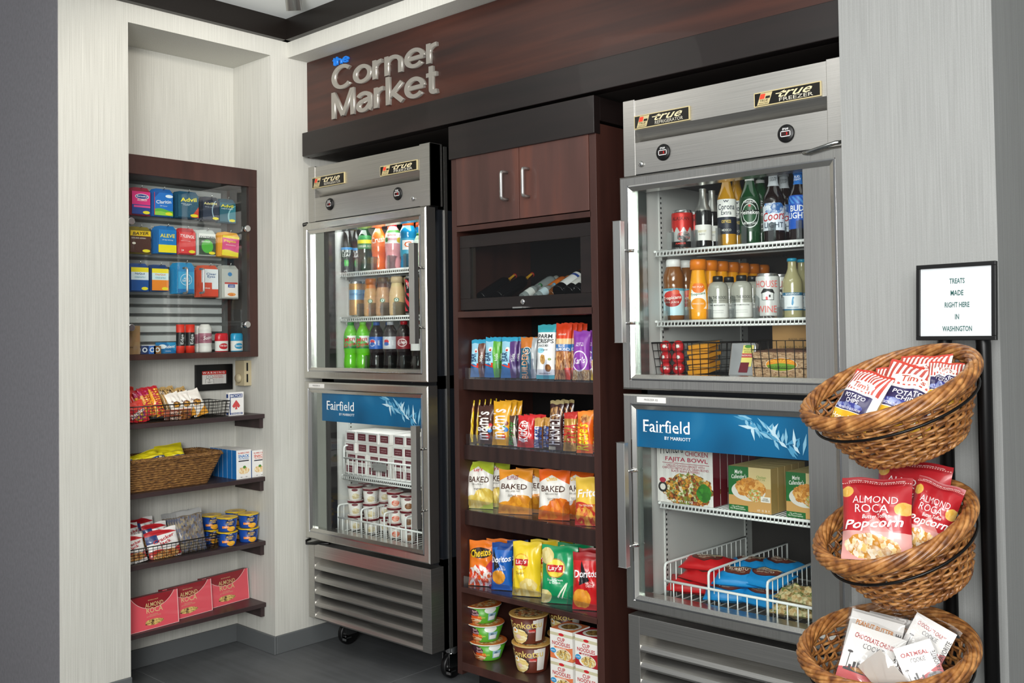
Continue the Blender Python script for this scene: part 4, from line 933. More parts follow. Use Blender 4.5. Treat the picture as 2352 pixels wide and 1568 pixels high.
g.shape([(-w_*.05, h*.28), (w_*.38, h*.28), (w_*.42, h*.92), (w_*.0, h*.92)], P('e6d878'), fn); g.shape([(-w_*.03, h*.55), (w_*.40, h*.55), (w_*.40, h*.67), (-w_*.02, h*.67)], P('b8242c'), fn2)
g.shape(ell(w_*.2, h*.88, w_*.14, h*.05, 14), P('4f8a3a'), fn2); g.shape([(-w_*.1, h*.1), (w_*.25, h*.1), (w_*.30, h*.40), (-w_*.04, h*.40)], P('6a1c28'), fn2)
g.text('SNACKING ROLLS', w_*.18, h*.61, w_*.4, h*.06, P('f4efe6'), lambda a, b: (a, -.002, b), bold=.02); g.text('PROVOLONE CHEESE\nHAM AND SALAMI', w_*.2, h*.75, w_*.34, h*.12, P('3a5a28'), fn2)
put(g.obj('meat_pack', bev=.003), c, rad(0), 'silver backed pack of cheese and meat rolls between the two wire baskets', 'pack', rx=rad(-14)).location.y += .03
BRD = art('9a7656', [('p', 0, 0, 1, 1, ('7c5a3e', 'a98562', 'c2a27e'), 18), ('h', 0, 1, .86, '5a3a28')], .6)
c, w_, h = fr(1732, 1846, 800, zf+.002, 1, .10)
g = G(); w_ += .03; n = 14
pts = [(-w_/2, 0)]+[(-w_/2*cos(pi*i/n)*(1 if 1 else 1), h*(.80+.20*sin(pi*i/n))) for i in range(n+1)]+[(w_/2, 0)]
A_ = [g.v(a, 0, b) for a, b in pts]; B_ = [g.v(a, .075, b) for a, b in pts]
uvs = [((a/w_+.5), b/h) for a, b in pts]; g.f(A_, BRD, uvs)
for i in range(len(pts)-1): g.f((A_[i+1], A_[i], B_[i], B_[i+1]), P('5f3d2a', .6))
fn = lambda a, b: (a, -.0012, b)
g.shape(ell(.0, h*.42, w_*.27, h*.25), P('e8e2d0'), fn); fn = lambda a, b: (a, -.0018, b); g.shape(ell(.0, h*.42, w_*.26, h*.235), P('e8912a'), fn)
fn = lambda a, b: (a, -.0024, b); g.shape([(w_*.25*cos(t), h*.42+h*.22*sin(t)) for t in [pi+.15+(pi-.3)*i/12 for i in range(13)]]+[(w_*.2, h*.42), (0, h*.48), (-w_*.2, h*.42)], P('6f9a34'), fn)
fn = lambda a, b: (a, -.003, b); g.text('Dave Seeds and Grains\non 9 Grain', 0, h*.33, w_*.42, h*.10, P('2a2a1c'), fn, bold=.02)
for i in range(7): t = pi*(.15+.7*i/6); g.shape([(.0, h*.46), (w_*.2*cos(t-.05), h*.46+h*.17*sin(t-.05)), (w_*.2*cos(t+.05), h*.46+h*.17*sin(t+.05))], P('f4d04a'), fn)
put(g.obj('packed_bread'), (c.x+.01, .10, c.z), 0, 'packed brown bread slab with green and orange oval sticker', 'bread')
c, w_, h = fr(1775, 1848, 747, zf+.002, 1, .19)
put(carton('paper_wrapped_sandwich', w_+.04, .05, h, P('a9814f', .7), [tline('SUNDRIED TOMATO', .55, .55, .8, .07, '6f5a2a', b=.03, i=.2), tline('BASIL PESTO', .62, .72, .5, .04, '6f5a3a')]), (c.x+.02, .19, c.z), 0, 'brown kraft paper box standing behind the bread slab', 'box')
# ================================================================ right refrigerator, lower
z = .7885
FJ = art('dedbd6', [('s', 0, 0, 1, 1, 'd6d3ce', 9, 0), ('f', .56, .22, .44, .27, ('b8622a', '2a2018', 'd8a03a', '8a2c1c', '6f8a34', 'e0d2b4'), 11), ('f', .84, .2, .13, .14, ('3f8a2c', '2f6a24'), 9), ('e', .1, .24, .085, .085, '2c2a28'), ('e', .1, .24, .05, .05, 'd8d4cc'), ('e', .1, .35, .06, .04, 'a8283c')], .5)
c, w_, h = fr(1509.5, 1637, 1012, z, 1, .095)
o = put(carton('frozen_dinner_box', w_, .042, h, FJ, [tline('Frontera', .27, .87, .42, .17, '26262c', 6, .0, .2), tline('CHICKEN', .72, .80, .40, .075, 'a8203c', b=.02), tline('FAJITA BOWL', .54, .69, .76, .085, 'b01c40', b=.04), tline('GRILLED CHICKEN BREAST WITH\nCHIPOTLE FAJITA SAUCE, GRAIN BLEND,\nBLACK BEANS & PEPPERS', .52, .555, .84, .12, 'a8344a', b=.01), ('@', 0, 0, 0, 0, [(.1, .63), (.94, .63), (.94, .637), (.1, .637)], 'a8203c'), tline('NET WT 14 OZ', .45, .04, .4, .03, 'f0eee8')], P('6a1420'), P('7a1a24')), c, 0, 'front white frozen chicken fajita bowl box with a picture of food', 'box', 'frozen dinner boxes with dark red sides')
row(o, 5, .044, 'white and dark red frozen dinner box in the row behind the front one', None)
PPA = art('d9c28a', [('h', 0, -1, -.55, 'c99a5a'), ('r', 0, .55, .48, 1, '1f6a30'), ('r', 0, .35, .12, 1, '1f6a30'), ('r', 0, 0, .46, .13, '1f6a30'), ('e', .47, .46, .40, .22, 'dcd6cc'), ('f', .52, .54, .36, .22, ('d8923a', 'b8702a', 'e8b060'), 9), ('f', .62, .38, .17, .14, ('e8e0c8', '8fb04a', 'd8722c', 'd8c8a0'), 16), ('r', .76, .25, .98, .37, 'ece8de')], .5)
PT = [tline('Marie\nCallender\'s', .25, .83, .36, .2, 'f4f2ea', 4, .03, .2), tline('Chicken', .78, .80, .22, .06, '6f9a4a'), tline('POT PIE', .78, .74, .18, .035, '8a9a5a'), tline('17g of Protein\nNo Preservatives', .22, .07, .36, .08, 'e8ecd8'), tline('CHICKEN RAISED\nWITHOUT ANTIBIOTICS', .87, .31, .17, .07, '5a5648'), tline('610   18   36   9', .82, .06, .28, .05, 'f4efe2', b=.02)]
for k, (u0, u1, vt, lab, n) in enumerate(((1674, 1771, 1073, 'green and tan pot pie box in front, fully visible', 4), (1806, 1903, 1087, 'green and tan pot pie box cut off by the door stile', 3))):
    c, w_, h = fr(u0, u1, vt, z, 1, .10)
    o = put(carton('pot_pie_box', w_, .042, h, PPA, PT, P('b59a5c', .5), P('b9a468', .5)), c, 0, lab, 'box', 'frozen pot pie boxes')
    row(o, n, .044, 'green and tan pot pie box in the row behind the '+('fully visible front one' if k == 0 else 'cut off one'), None)
x0 = on(1530, 1345, 1, .06).x; xr = R1_+.02
dv = (0, on(1630, 1350, 1, .06).x-x0, on(1765, 1370, 1, .06).x-x0)
wire_rail('freezer_basket', 'white wire basket holding red and blue frozen packets, at the bottom right', x0, xr, .055, .492, .062, dv, .5, 'white wire freezer baskets', tall=.052, bars=.031)
def packet(lab, p, rz, colr, badge=True, tilt=0, roll=0, grp='red and blue frozen packets', w=.15, h=.115, T=.05):
    ly = [('e', .5, .55, .34, .28, '4a2420'), ('e', .5, .55, .31, .25, '6a3428'), ('r', .2, .62, .8, .74, 'd8c8a0')]
    g = pouch('frozen_packet', w, h, T, art(colr, ly, .35), [tline('CHICKEN & CHEESE', .5, .68, .5, .07, '3a2420', b=.03), tline('BURRITO', .5, .5, .4, .12, 'e8dcc8', b=.03), tline('SERVED HOT', .5, .38, .3, .05, 'd8c8b0')], R.randint(1, 99), back=P(colr))
    o = g; o.location = p; o.rotation_euler = (rad(-90+tilt+0), rad(roll), rad(rz)); tag(o, lab, 'packet', grp)
    return o
def lay(lab, u, v, y, zz, rz, colr, tilt=0, roll=0, **k):
    x = on(u, v, 1, y).x; return packet(lab, (x, y, zz), rz, colr, True, tilt, roll, **k)
RP, BP = 'c2161c', '1286c8'
lay('red frozen packet lying lowest at the front left', 1580, 1340, .10, .518, 20, RP, 12)
lay('red frozen packet in the middle of the red pile', 1595, 1320, .11, .552, -12, RP, 14)
lay('red frozen packet on top of the red pile', 1610, 1300, .13, .585, 12, RP, 8)
lay('red frozen packet at the back of the left compartment', 1625, 1290, .27, .55, 5, RP, 6)
lay('blue frozen packet lying lowest beside the divider', 1672, 1360, .09, .518, 25, BP, 12)
lay('blue frozen packet lowest in the middle compartment centre', 1722, 1370, .10, .52, -10, BP, 10)
lay('blue frozen packet on the left of the blue pile', 1690, 1340, .12, .558, 18, BP, 14)
lay('blue frozen packet on the right of the blue pile', 1735, 1340, .13, .566, -8, BP, 12)
lay('blue frozen packet at the back, upper left of the pile', 1715, 1320, .24, .575, 12, BP, 6)
lay('blue frozen packet at the back, upper right of the pile', 1765, 1320, .26, .58, -12, BP, 6)
SWM = art('b8925a', [('p', 0, 0, 1, 1, ('8a6a3a', 'c8a468', 'e0cfa0', '6f7a34'), 9)], .6)
for k, (u, v, zz, lab) in enumerate(((1815, 1400, .512, 'wrapped sandwich lying under the other at the lower right'), (1818, 1370, .552, 'wrapped sandwich on top at the lower right'))):
    x = on(u, v, 1, .12).x; o = pouch('wrapped_sandwich', .15, .10, .045, SWM, (), 20+k, wr=.004); put(o, (x+.02, .09, zz), rad(10-18*k), lab, 'sandwich', 'wrapped sandwiches', rx=rad(-80))
    w2 = pouch('wrapper', .18, .125, .052, FILM, (), 30+k, o, wr=.003); w2.location = (0, 0, -.012)
# ================================================================ tall cabinet goods
def PB(name, u0, u1, vt, zb, y, T, front, texts, lab, cat, grp, n=2, dy=.022, seed=1, rx=-6, rz=0, blab=None, back=None, dx=0, **k):
    c, w_, h = fr(u0, u1, vt, zb+.002, 1, y)
    if not rz: rz = 25 if name == 'chip_bag' else 13
    ph = math.atan2(EYE.x-c.x, c.y-EYE.y); w_ *= cos(ph)/cos(ph-rad(rz))
    o = pouch(name, w_, h/cos(rad(rx)), T, front, texts, seed, back=back, **k); put(o, c, rad(rz), lab, cat, grp, rx=rad(rx))
    for i in range(1, n+1): dup(o, (dx*i, dy*i, 0), blab or 'same kind of '+lab.split(' with ')[0].split(',')[0]+', standing behind the front one', drot=R.uniform(-.06, .06))
    return o
zb = 1.163; y = .064; g5 = 'granola bars and nut packs'
for u0, u1, vt, c2, s, lab in ((1080, 1112, 780, '6a4030', 3, 'light blue kids granola bar with brown side, leftmost'), (1112, 1147, 775, '5fae3c', 4, 'light blue kids granola bar with green side'), (1150, 1186, 775, '5a3a78', 5, 'light blue kids granola bar with purple side')):
    PB('granola_bar', u0, u1, vt, zb, y, .02, art('9fd4e8', [('w', .30, .05, 6, '2d6fa8'), ('h', 1, .12, .66, c2), ('h', 0, 1, .90, '2f9fc4'), ('e', .42, .70, .14, .06, 'f0ebe4'), ('e', .40, .68, .07, .03, 'c83a34')], .3, .2), [vt_('Z', .25, .30, .30, .34, 'd83a24', .06, 0), vt_('BAR', .24, .52, .5, .2, '1c3f6a', .04), vt_('kids', .82, .5, .4, .08, 'e8f0e8')], lab, 'granola bar', g5, 2, .024, s, rz=13)
PB('granola_bar', 1193, 1231, 775, zb, y, .02, art('1f5f74', [('h', 0, 1, .74, 'c9752c'), ('h', 1, 0, .72, '9fa6a8'), ('e', .45, .68, .26, .085, 'dfe6e6'), ('e', .45, .68, .22, .07, '1f5f74')], .3, .2), [tline('20', .45, .68, .25, .07, 'e8f0f0', b=.03), vt_('BUILDERS', .36, .34, 1.5, .18, 'd8a07a', .04)], 'teal and orange protein bar with round number badge', 'protein bar', g5, 2, .024, 6)
PB('snack_pouch', 1231, 1273, 746, zb, y-.005, .035, art('eceeec', [('h', 0, 1, .86, '3fa9b4'), ('h', 0, -1, -.07, '4aa9b4'), ('e', .3, .52, .2, .05, '8fcfe0'), ('f', .42, .36, .15, .09, ('d8b070', 'a87838'), 12), ('f', .7, .2, .16, .07, ('a8703c', '8a5428'), 8), ('e', .8, .36, .08, .025, '8a9a4a')], .4), [tline('PARM\nCRISPS', .5, .74, .92, .17, '1c2426', b=.05), tline('SNACK MIX', .45, .61, .6, .045, '3a4448'), tline('original', .5, .53, .4, .03, '3a4448'), tline('more printed words', .5, .1, .6, .03, '555566')], 'white snack mix pouch with teal top and bold dark lettering', 'pouch', g5, 2, .03, 7)
PB('nut_pouch', 1273, 1309, 742, zb, y, .03, art('a8683c', [('h', 0, 1, .72, 'd8421e'), ('r', 0, .58, 1, .72, 'e8c088'), ('r', .03, .50, 1, .62, '2f6fb0'), ('p', 0, .0, 1, .48, ('7a4424', 'a8683c', 'd8a468'), 10), ('r', .7, 0, 1, .2, 'c8341c')], .35), [tline('BLUE\nDIAMOND', .5, .56, .95, .11, 'f2f4f4', b=.05), tline('almonds', .5, .80, .5, .04, 'f8e8d8', i=.3), ], 'orange and red almond pouch hanging tall', 'pouch', g5, 3, .028, 8)
PB('nut_pouch', 1314, 1353, 760, zb, y-.005, .035, art('8a3fa4', [('r', 0, 0, 1, .2, 'b08a58'), ('f', .5, .1, .5, .13, ('c8a468', '8a5a34', 'd8c8a0'), 14), ('e', .48, .38, .46, .21, 'e9e2ee'), ('e', .48, .38, .41, .185, '8a3fa4')], .35), [tline("Kar's", .48, .39, .72, .13, 'f6f2f8', 6, .05, .2), tline("SWEET 'N\nSALTY MIX", .5, .72, .5, .08, 'f0e6f4', b=.03)], 'purple trail mix pouch with large round badge', 'pouch', g5, 2, .03, 9, dx=.012)
PB('snack_pouch', 1357, 1390, 795, zb, y, .03, art('2a5fa4', [('r', 0, 0, 1, .55, 'e8c030'), ('f', .3, .4, .3, .25, ('d84a2c', 'e8c030', 'f0ece0'), 8)], .35), (), 'blue and yellow snack pouch at the right edge of the bar shelf', 'pouch', g5, 0)
zb = .922; g6 = 'candy bars and candy bags'
PB('candy_bar', 1066, 1086, 920, zb, y, .02, art('e8c81c', [('f', .6, .8, .45, .12, ('7a4424', 'c88a34'), 8), ('s', .5, .1, 1, .6, 'c89a1c', 5, 1)], .3, .3), [vt_('Butterfinger', .22, .38, 2.6, .17, '1f5fa8', .04, .2)], 'yellow candy bar with blue lettering, leftmost on its shelf', 'candy bar', g6, 4, .03, 11, rz=0)
for u0, u1, vt, c1, s, lab in ((1096, 1133, 933, '4a2a20', 12, 'brown candy bag with white double letters'), (1130, 1170, 922, 'e8a81c', 13, 'yellow candy bag with white double letters')):
    PB('candy_bag', u0, u1, vt, zb, y-.005, .03, art(c1, [('e', .72, .42, .11, .055, 'e8c82c' if s == 12 else '3f9a3c'), ('e', .84, .36, .11, .055, '2f7fc8'), ('e', .72, .2, .12, .06, 'c8242c'), ('e', .86, .5, .1, .05, 'c8242c' if s == 12 else '8a4424')], .3, .3, 0), [vt_('m&m\'s', .36, .48, 1.5, .42, 'f4f0ea', .05)], lab, 'candy bag', g6, 2, .03, s)
PB('candy_bar', 1168, 1189, 955, zb, y, .02, art('5a3a2c', [('h', 1, 0, .6, 'd8d0c0'), ('h', 1, .3, .95, '3a2a22')], .3, .3), [vt_('MilkyWay', .36, .42, 2.2, .3, '3f9a3c', .04, .2)], 'brown candy bar with green lettering', 'candy bar', g6, 3, .03, 14)
PB('candy_bar', 1188, 1226, 955, zb, y-.005, .025, art('c81e20', [('e', .42, .5, .36, .34, 'f2ede6'), ('e', .42, .5, .33, .31, 'c81e20'), ('r', .0, .86, 1, 1, 'd82a2c')], .3, .3), [vt_('KitKat', .42, .5, 1.05, .34, 'f4f0ea', .06, .2)], 'red wafer bar pack with white oval lettering', 'candy bar', g6, 2, .03, 15)
PB('candy_bar', 1226, 1247, 960, zb, y, .022, art('7a4a2c', [('h', 0, 1, .72, 'c89448'), ('r', 0.05, 0, .95, .7, '4a2a20'), ('r', .1, .02, .6, .72, 'e8e6e4')], .3, .3), [vt_('SNICKERS', .36, .37, 2.0, .4, '1f4a9c', .05, .2)], 'brown candy bar with blue lettering in a white box', 'candy bar', g6, 3, .03, 16, dx=.006)
PB('candy_bar', 1260, 1291, 921, zb, y, .02, art('3a1a18', [('h', 0, 1, .93, 'a89868'), ('f', .5, .74, .5, .14, ('6a4434', '3a1a18', 'b88a54'), 6), ('r', 0, .0, .5, .07, 'c8c0a0')], .3, .3), [vt_("HERSHEY'S", .33, .42, 2.0, .33, 'ece8e4', .03)], 'tall dark brown chocolate bar with pale block lettering', 'candy bar', g6, 2, .028, 17)
PB('candy_bar', 1293, 1323, 948, zb, y, .024, art('b88a3c', [('h', 0, 1, .84, 'c8342c'), ('f', .7, .4, .3, .3, ('d8a858', '9a6a2c'), 8)], .25, .3, .2), [vt_('TWIX', .42, .46, 1.4, .6, 'c8202c', .08, .1)], 'gold candy bar with bold red lettering', 'candy bar', g6, 3, .026, 18)
PB('candy_bar', 1324, 1361, 945, zb, y-.01, .03, art('e8641c', [('h', 0, 1, .8, 'f08a2c'), ('f', .55, .82, .3, .1, ('8a4a24', 'd89a4a'), 8)], .3, .3), [vt_("Reese's", .36, .38, 1.5, .38, 'f2d81e', .06, .2)], 'orange candy bar with yellow lettering, rightmost', 'candy bar', g6, 2, .03, 19)
zb = .682; g7 = 'baked chip bags'
CH = ('e8c860', 'd8a838', 'f0d888')
def bakedbag(u0, u1, vt, c1, brand, bc, food, lab, s, dx=.03, n=1, blab='', rx=-7, rz=0, sub='original'):
    PB('chip_bag', u0, u1, vt, zb, .068, .05, art('e6e3da', [('h', -.35, 1, .74, c1), ('h', .3, 1, 1.02, c1), ('w', .20, .05, 9, c1), ('f', .7, .26, .38, .18, food, 5), ('f', .3, .14, .4, .14, food, 5)], .35, .15), [tline('BAKED', .5, .62, .78, .12, '4a2a1c', b=.04), tline(brand, .45, .82, .34, .09, bc, 6, .05), tline('65% LESS FAT', .48, .52, .45, .035, '6a6460'), tline(sub, .46, .42, .28, .05, '5a4a40')], lab, 'chip bag', g7, n, .055, s, rx, rz, blab, dx=dx, wr=.003)
bakedbag(1072, 1132, 1061, 'b8c83a', "Lay's", 'c8202a', ('e8d478', 'd8b848'), 'white and lime green baked chip bag, leftmost', 21, n=1, blab='lime green baked chip bag standing behind the leftmost one')
bakedbag(1144, 1222, 1080, 'e8952a', 'RUFFLES', '8a2a44', ('e8a02c', 'd08420'), 'white and amber baked ridged chip bag', 22, n=1, blab='amber baked chip bag behind the ridged chip bag', sub='cheddar &\nsour cream')
bakedbag(1236, 1308, 1080, 'e8641c', 'Cheetos', 'e8b81c', ('e88a2c', 'd8681c'), 'white and orange baked cheese curl bag', 23, n=1, dx=.06, blab='orange baked chip bag tucked behind the cheese curl bag', sub='crunchy\ncheese')
PB('chip_bag', 1320, 1392, 1098, zb, .066, .05, art('e8c048', [('w', .46, .03, 8, 'c8342c'), ('r', .1, .2, .9, .45, 'd8642c'), ('f', .5, .22, .5, .22, ('e8b050', 'd89038', 'c8342c'), 6)], .35, .15), [tline('Fritos', .5, .68, .85, .17, 'f6f2ee', 6, .06, .2), tline('The ORIGINAL', .4, .42, .5, .04, 'f8e8d8')], 'yellow and red corn chip bag at the right edge', 'chip bag', g7, 0, seed=24, rx=-8, wr=.003)
zb = .408; g8 = 'chip bags on the lowest chip shelf'
PB('chip_bag', 1076, 1136, 1243, zb, .052, .05, art('e8781c', [('h', .8, -1, .15, 'c83a4a'), ('f', .45, .2, .5, .26, ('e85a1c', 'd8341c', 'f0ece4'), 7)], .3, .2), [('@', 0, 0, 0, 0, ell(.5, .74, .43, .115, 20), '2a1a14'), tline('Cheetos', .5, .74, .76, .17, 'f2c81e', 8, .08, .1)], 'orange cheese curl bag with yellow lettering, leftmost', 'chip bag', g8, 1, .06, 31, -6, blab='orange bag showing behind the leftmost cheese curl bag', dx=.03, wr=.003)
PB('chip_bag', 1128, 1176, 1248, zb, .056, .05, art('1c62b8', [('h', 0, 1, .85, '123f86'), ('f', .4, .28, .34, .15, ('e8a034', 'd88a24'), 5), ('h', -2, 1, .30, '1c62b8'), ('h', 0, 1, .9, '123f86')], .3, .2), [('@', 0, 0, 0, 0, [(.12, .88), (.46, .5), (.2, .42)], '1a1a1e'), tline('Doritos', .5, .66, .95, .13, 'f6f6f6', 6, .07, .1), tline('COOL\nRANCH', .62, .48, .3, .1, 'f0f0f0', b=.02)], 'blue tortilla chip bag', 'chip bag', g8, 1, .06, 32, -6, blab='dark blue bag top behind the blue tortilla chip bag', dx=.02, wr=.003)
PB('chip_bag', 1176, 1242, 1246, zb, .050, .055, art('f0d02c', [('e', .36, .64, .27, .15, 'e8a81c'), ('e', .36, .64, .24, .13, 'f4d84a'), ('f', .6, .2, .3, .14, ('f0e0a0', 'e0c468'), 5), ('f', .5, .07, .5, .08, ('e8d890', 'd8b858'), 5)], .3, .2), [('@', 0, 0, 0, 0, [(.12, .57), (.60, .57), (.60, .69), (.12, .69)], 'c8202a'), tline("Lay's", .36, .635, .42, .10, 'f8f4ee', 5, .06, .15), tline('Classic', .32, .44, .3, .05, '8a6a1c')], 'yellow classic chip bag in the middle', 'chip bag', g8, 2, .06, 33, -6, blab='yellow chip bag showing behind the yellow classic one', dx=.03, wr=.0035)
PB('chip_bag', 1243, 1326, 1256, zb, .052, .055, art('13935a', [('e', .42, .62, .29, .17, '9a7a3a'), ('e', .42, .62, .26, .15, 'f4d84a'), ('f', .15, .82, .22, .13, ('e8dca0', 'd8c478'), 5), ('f', .1, .12, .2, .12, ('e8dca0', 'd8c478'), 5)], .3, .2), [('@', 0, 0, 0, 0, [(.2, .56), (.65, .56), (.65, .68), (.2, .68)], 'c8202a'), tline("Lay's", .42, .62, .40, .10, 'f8f4ee', 5, .06, .15), tline('Sour Cream\n& Onion', .42, .40, .45, .09, 'f4f8f0', b=.02), ('@', 0, 0, 0, 0, [(.58, .1), (.62, .1), (.78, .38), (.76, .39)], 'e8f0d8'), ('@', 0, 0, 0, 0, [(.46, .12), (.50, .1), (.75, .36), (.73, .38)], 'e8f0d8')], 'green sour cream chip bag', 'chip bag', g8, 2, .06, 34, -6, blab='green chip bag hidden mostly behind the green front one', dx=.02, wr=.0035)
PB('chip_bag', 1314, 1380, 1271, zb, .050, .05, art('c81c1e', [('h', 0, 1, .86, 'a01418'), ('f', .35, .2, .34, .17, ('e8a034', 'd88a24'), 5)], .3, .2), [('@', 0, 0, 0, 0, [(.34, .86), (.64, .52), (.28, .44)], '1a1a1e'), tline('Doritos', .5, .64, .85, .13, 'f6f6f6', 4, .07, .1), tline('NACHO\nCHEESE', .66, .46, .3, .09, 'f0e0d8', b=.02)], 'red tortilla chip bag at the right edge', 'chip bag', g8, 1, .06, 35, -6, blab='second red chip bag behind the right edge one', dx=-.02, wr=.003)
# noodles
zb = .1355
def bowl_lid(cs): return art(cs[0], [('f', .5, .5, .4, .4, cs, 9)], .35)
NBL = art('58a62c', [('f', .40, .25, .13, .3, ('5a3a20', 'c86a2c', 'd8c8a0'), 10), ('e', .42, .62, .085, .3, '3a1c24'), ('r', .41, .30, .53, .46, 'd8541c'), ('e', .62, .80, .06, .2, 'dfe2dc'), ('r', .60, .16, .70, .6, '8fb4c4'), ('r', .61, .2, .69, .42, 'e0e4e4')], .35)
c, r, h = rd(1066, 1155, 1466, zb, 1, .035); first = None
for j, (du, lab) in enumerate(((6, 'bottom'), (2, 'middle'), (-3, 'top'))):
    cc = on(1113+du*1.3, 1450, 1, .035+r); q = Vector((cc.x, .035+r, zb+.0505*j*1.28))
    if first is None:
        first = o = tub('noodle_bowl', r*.94, .064, .72, NBL, [tline('Bowl\nNoodle', .40, .66, .22, .34, 'e8b8bc', 4, .04), tline('Hot & Spicy', .60, .38, .24, .12, 'f6e86a', 0, .03), tline('3 MIN', .92, .5, .12, .12, '1f3f5a')], P('e0e2dc'), bowl_lid(('c8642c', 'e8a048', '9a3a1c', 'e8d8a0')), lip=1.05, lidh=.004); o.location = q; o.rotation_euler.z = rad(24)
    else: o = dup(first, q-first.location, drot=rad((-6, 5)[j-1]))
    tag(o, f'green noodle bowl with orange lid, {lab} of the stack of three', 'noodle bowl', 'green noodle bowls')
TK = art('5f2a1c', [('r', .60, .1, .68, .9, 'd8d4cc'), ('e', .42, .30, .105, .32, '2a1c18'), ('f', .42, .28, .095, .28, ('e8d088', 'd8b868', 'f0e4b8'), 10), ('e', .385, .48, .035, .1, 'f4efe4'), ('e', .385, .48, .018, .05, 'e89a2c'), ('e', .42, .26, .03, .08, 'e8c8b8')], .35)
c, r, h = rd(1168, 1261, 1500, zb, 1, .045); first = None
for j, lab in enumerate(('bottom', 'top')):
    cc = on(1221-j*5, 1500, 1, .045+r); q = Vector((cc.x, .045+r, zb+.0985*j))
    if first is None:
        first = o = tub('ramen_bowl', r*.94, .097, .80, TK, [tline('Tonkotsu', .46, .70, 1.05, .24, 'e8cf7a', 2, .04), tline('RICH PORK', .68, .46, .2, .06, 'e8d8d0'), ('@', 0, 0, 0, 0, [(.6, .44), (.8, .44), (.8, .54), (.6, .54)], 'c8342c'), ('@', 0, 0, 0, 0, [(.72, .74), (.86, .74), (.86, .88), (.72, .88)], 'e8e4dc')], P('d8b878'), bowl_lid(('d8a858', 'b8542c', 'e8d8a0', '5a3a20')), lip=1.05, lidh=.005); o.location = q; o.rotation_euler.z = rad(24)
    else: o = dup(first, q-first.location, drot=rad(5))
    tag(o, f'brown pork ramen bowl, {lab} of the stack of two', 'noodle bowl', 'brown ramen bowls')
o = dup(first, (.03, .16, 0), 'brown ramen bowl further back on the bottom shelf'); o = dup(first, (.03, .16, .0985), 'brown ramen bowl further back, stacked on another')
def cupbox(acc, lid2): return art('ece9e2', [('r', 0, .78, 1, .88, 'c9c2a0'), ('h', .25, -1, -.22, acc), ('e', .55, .18, .38, .2, 'ece9e2'), ('f', .6, .17, .32, .17, ('e8c858', 'c89a48', 'f0e4b0', '8a6a2c'), 10), ('r', .18, .36, .85, .42, acc), ('e', .5, .84, .12, .05, 'c8242c')], .4)
k = 0
for i, (u0, u1, acc, nm_) in enumerate(((1265, 1316, 'e07a4a', 'orange'), (1322, 1373, 'a8242c', 'dark red'))):
    for j in range(2):
        c, w_, h = fr(u0, u1, 1497, zb, 1, .025)
        hh = .098
        o = carton('cup_noodle_box', w_, w_*.98, hh, cupbox(acc, 0), [tline('CUP\nNOODLES', .5, .60, .8, .28, 'b8242c', 0, .06), tline('CHICKEN' if i == 0 else 'BEEF', .5, .39, .4, .04, 'f6f0ea'), ('@', 0, 0, 0, 0, ell(.14, .26, .13, .085, 14), '2f94c8'), tline('NO MSG', .14, .26, .16, .05, 'f0f6fa')], art('e8e6e0', [('r', 0, .78, 1, .88, 'c9c2a0'), ('z', .2, .2, .8, .7, '7a3a34', 9), ('r', 0, 0, 1, .1, acc)]), art('d8d4cc', [('r', 0, 0, 1, 1, acc), ('e', .5, .5, .42, .42, 'e0dcd0'), ('f', .5, .5, .3, .3, ('c8a458', '8a6a3a', '6a4a24'), 9)]))
        put(o, (c.x, .025, zb+(hh+.001)*j), 0, f'{nm_} accented cup noodle box, {("lower", "upper")[j]} of its stack of two', 'noodle box', 'white cup noodle boxes')
# bottles lying behind the display door
def lying(name, kind, u, v, y, r, h, body, lab, cap, bands=(), rz=-8, tilt=-62, texts=()):
    y -= .035; x = on(u, v, 1, y).x; o = bottle(name, kind, r, h, body, bands, texts, True, cap); o.location = (x, y, 1.408+r+.003+.02); o.rotation_euler = (rad(tilt), 0, rad(rz)); tag(o, lab, 'bottle', 'bottles lying behind the display door'); return o
g = G(); g.box((CX0+.026, CY+.035, 1.4052), (CX1-.03, CY+.36, 1.412), BLACK); tag(g.obj('bottle_rest'), 'dark rest board inside the display compartment under the lying bottles', 'rest')
DG = LQ('0c0c0e', .08); WL = art('3a1612', [('s', 0, 0, 1, 1, 'd8a02c', 3, .5)])
lying('wine_bottle', 'wine', 1105, 690, .12, .024, .19, DG, 'dark wine bottle with red and yellow neck foil, leftmost lying bottle', 'a83020', [(.76, .99, WL)])
lying('wine_bottle', 'wine', 1145, 690, .12, .024, .19, DG, 'dark wine bottle with red and yellow neck foil, second lying bottle', 'a83020', [(.76, .99, WL)])
lying('liquor_bottle', 'beer', 1200, 688, .10, .017, .10, mat('clear glass', 'b9c4c4', .06, 0, .6, .5), 'tiny clear bottle with green cap lying in the middle', '2a6a3a', [(.2, .5, P('e0e4e0'))])
lying('liquor_bottle', 'flask', 1218, 680, .15, .024, .15, mat('clear glass', 'b9c4c4', .06, 0, .6, .5), 'square shouldered clear bottle lying behind the tiny one', '8a8a84')
lying('liquor_bottle', 'beer', 1232, 688, .10, .016, .10, mat('clear glass', 'b9c4c4', .06, 0, .6, .5), 'tiny clear bottle with pale blue cap', '5a9ac0', [(.2, .5, P('c8dce4'))])
lying('liquor_bottle', 'flask', 1245, 684, .15, .022, .15, LQ('c8641c'), 'bright orange liquor bottle lying down', 'b86a2c', [(.3, .6, P('d8701c'))])
lying('liquor_bottle', 'flask', 1264, 684, .15, .022, .15, LQ('7a4418'), 'amber brown liquor bottle beside the orange one', 'a8823c', [(.3, .6, P('a87434'))])
lying('wine_bottle', 'wine', 1283, 690, .10, .028, .18, DG, 'small wine bottle with white and blue label facing up', '22345a', [(.15, .6, art('e9e9e9', [('r', 0, .48, 1, .54, '2a4a9a')]))])
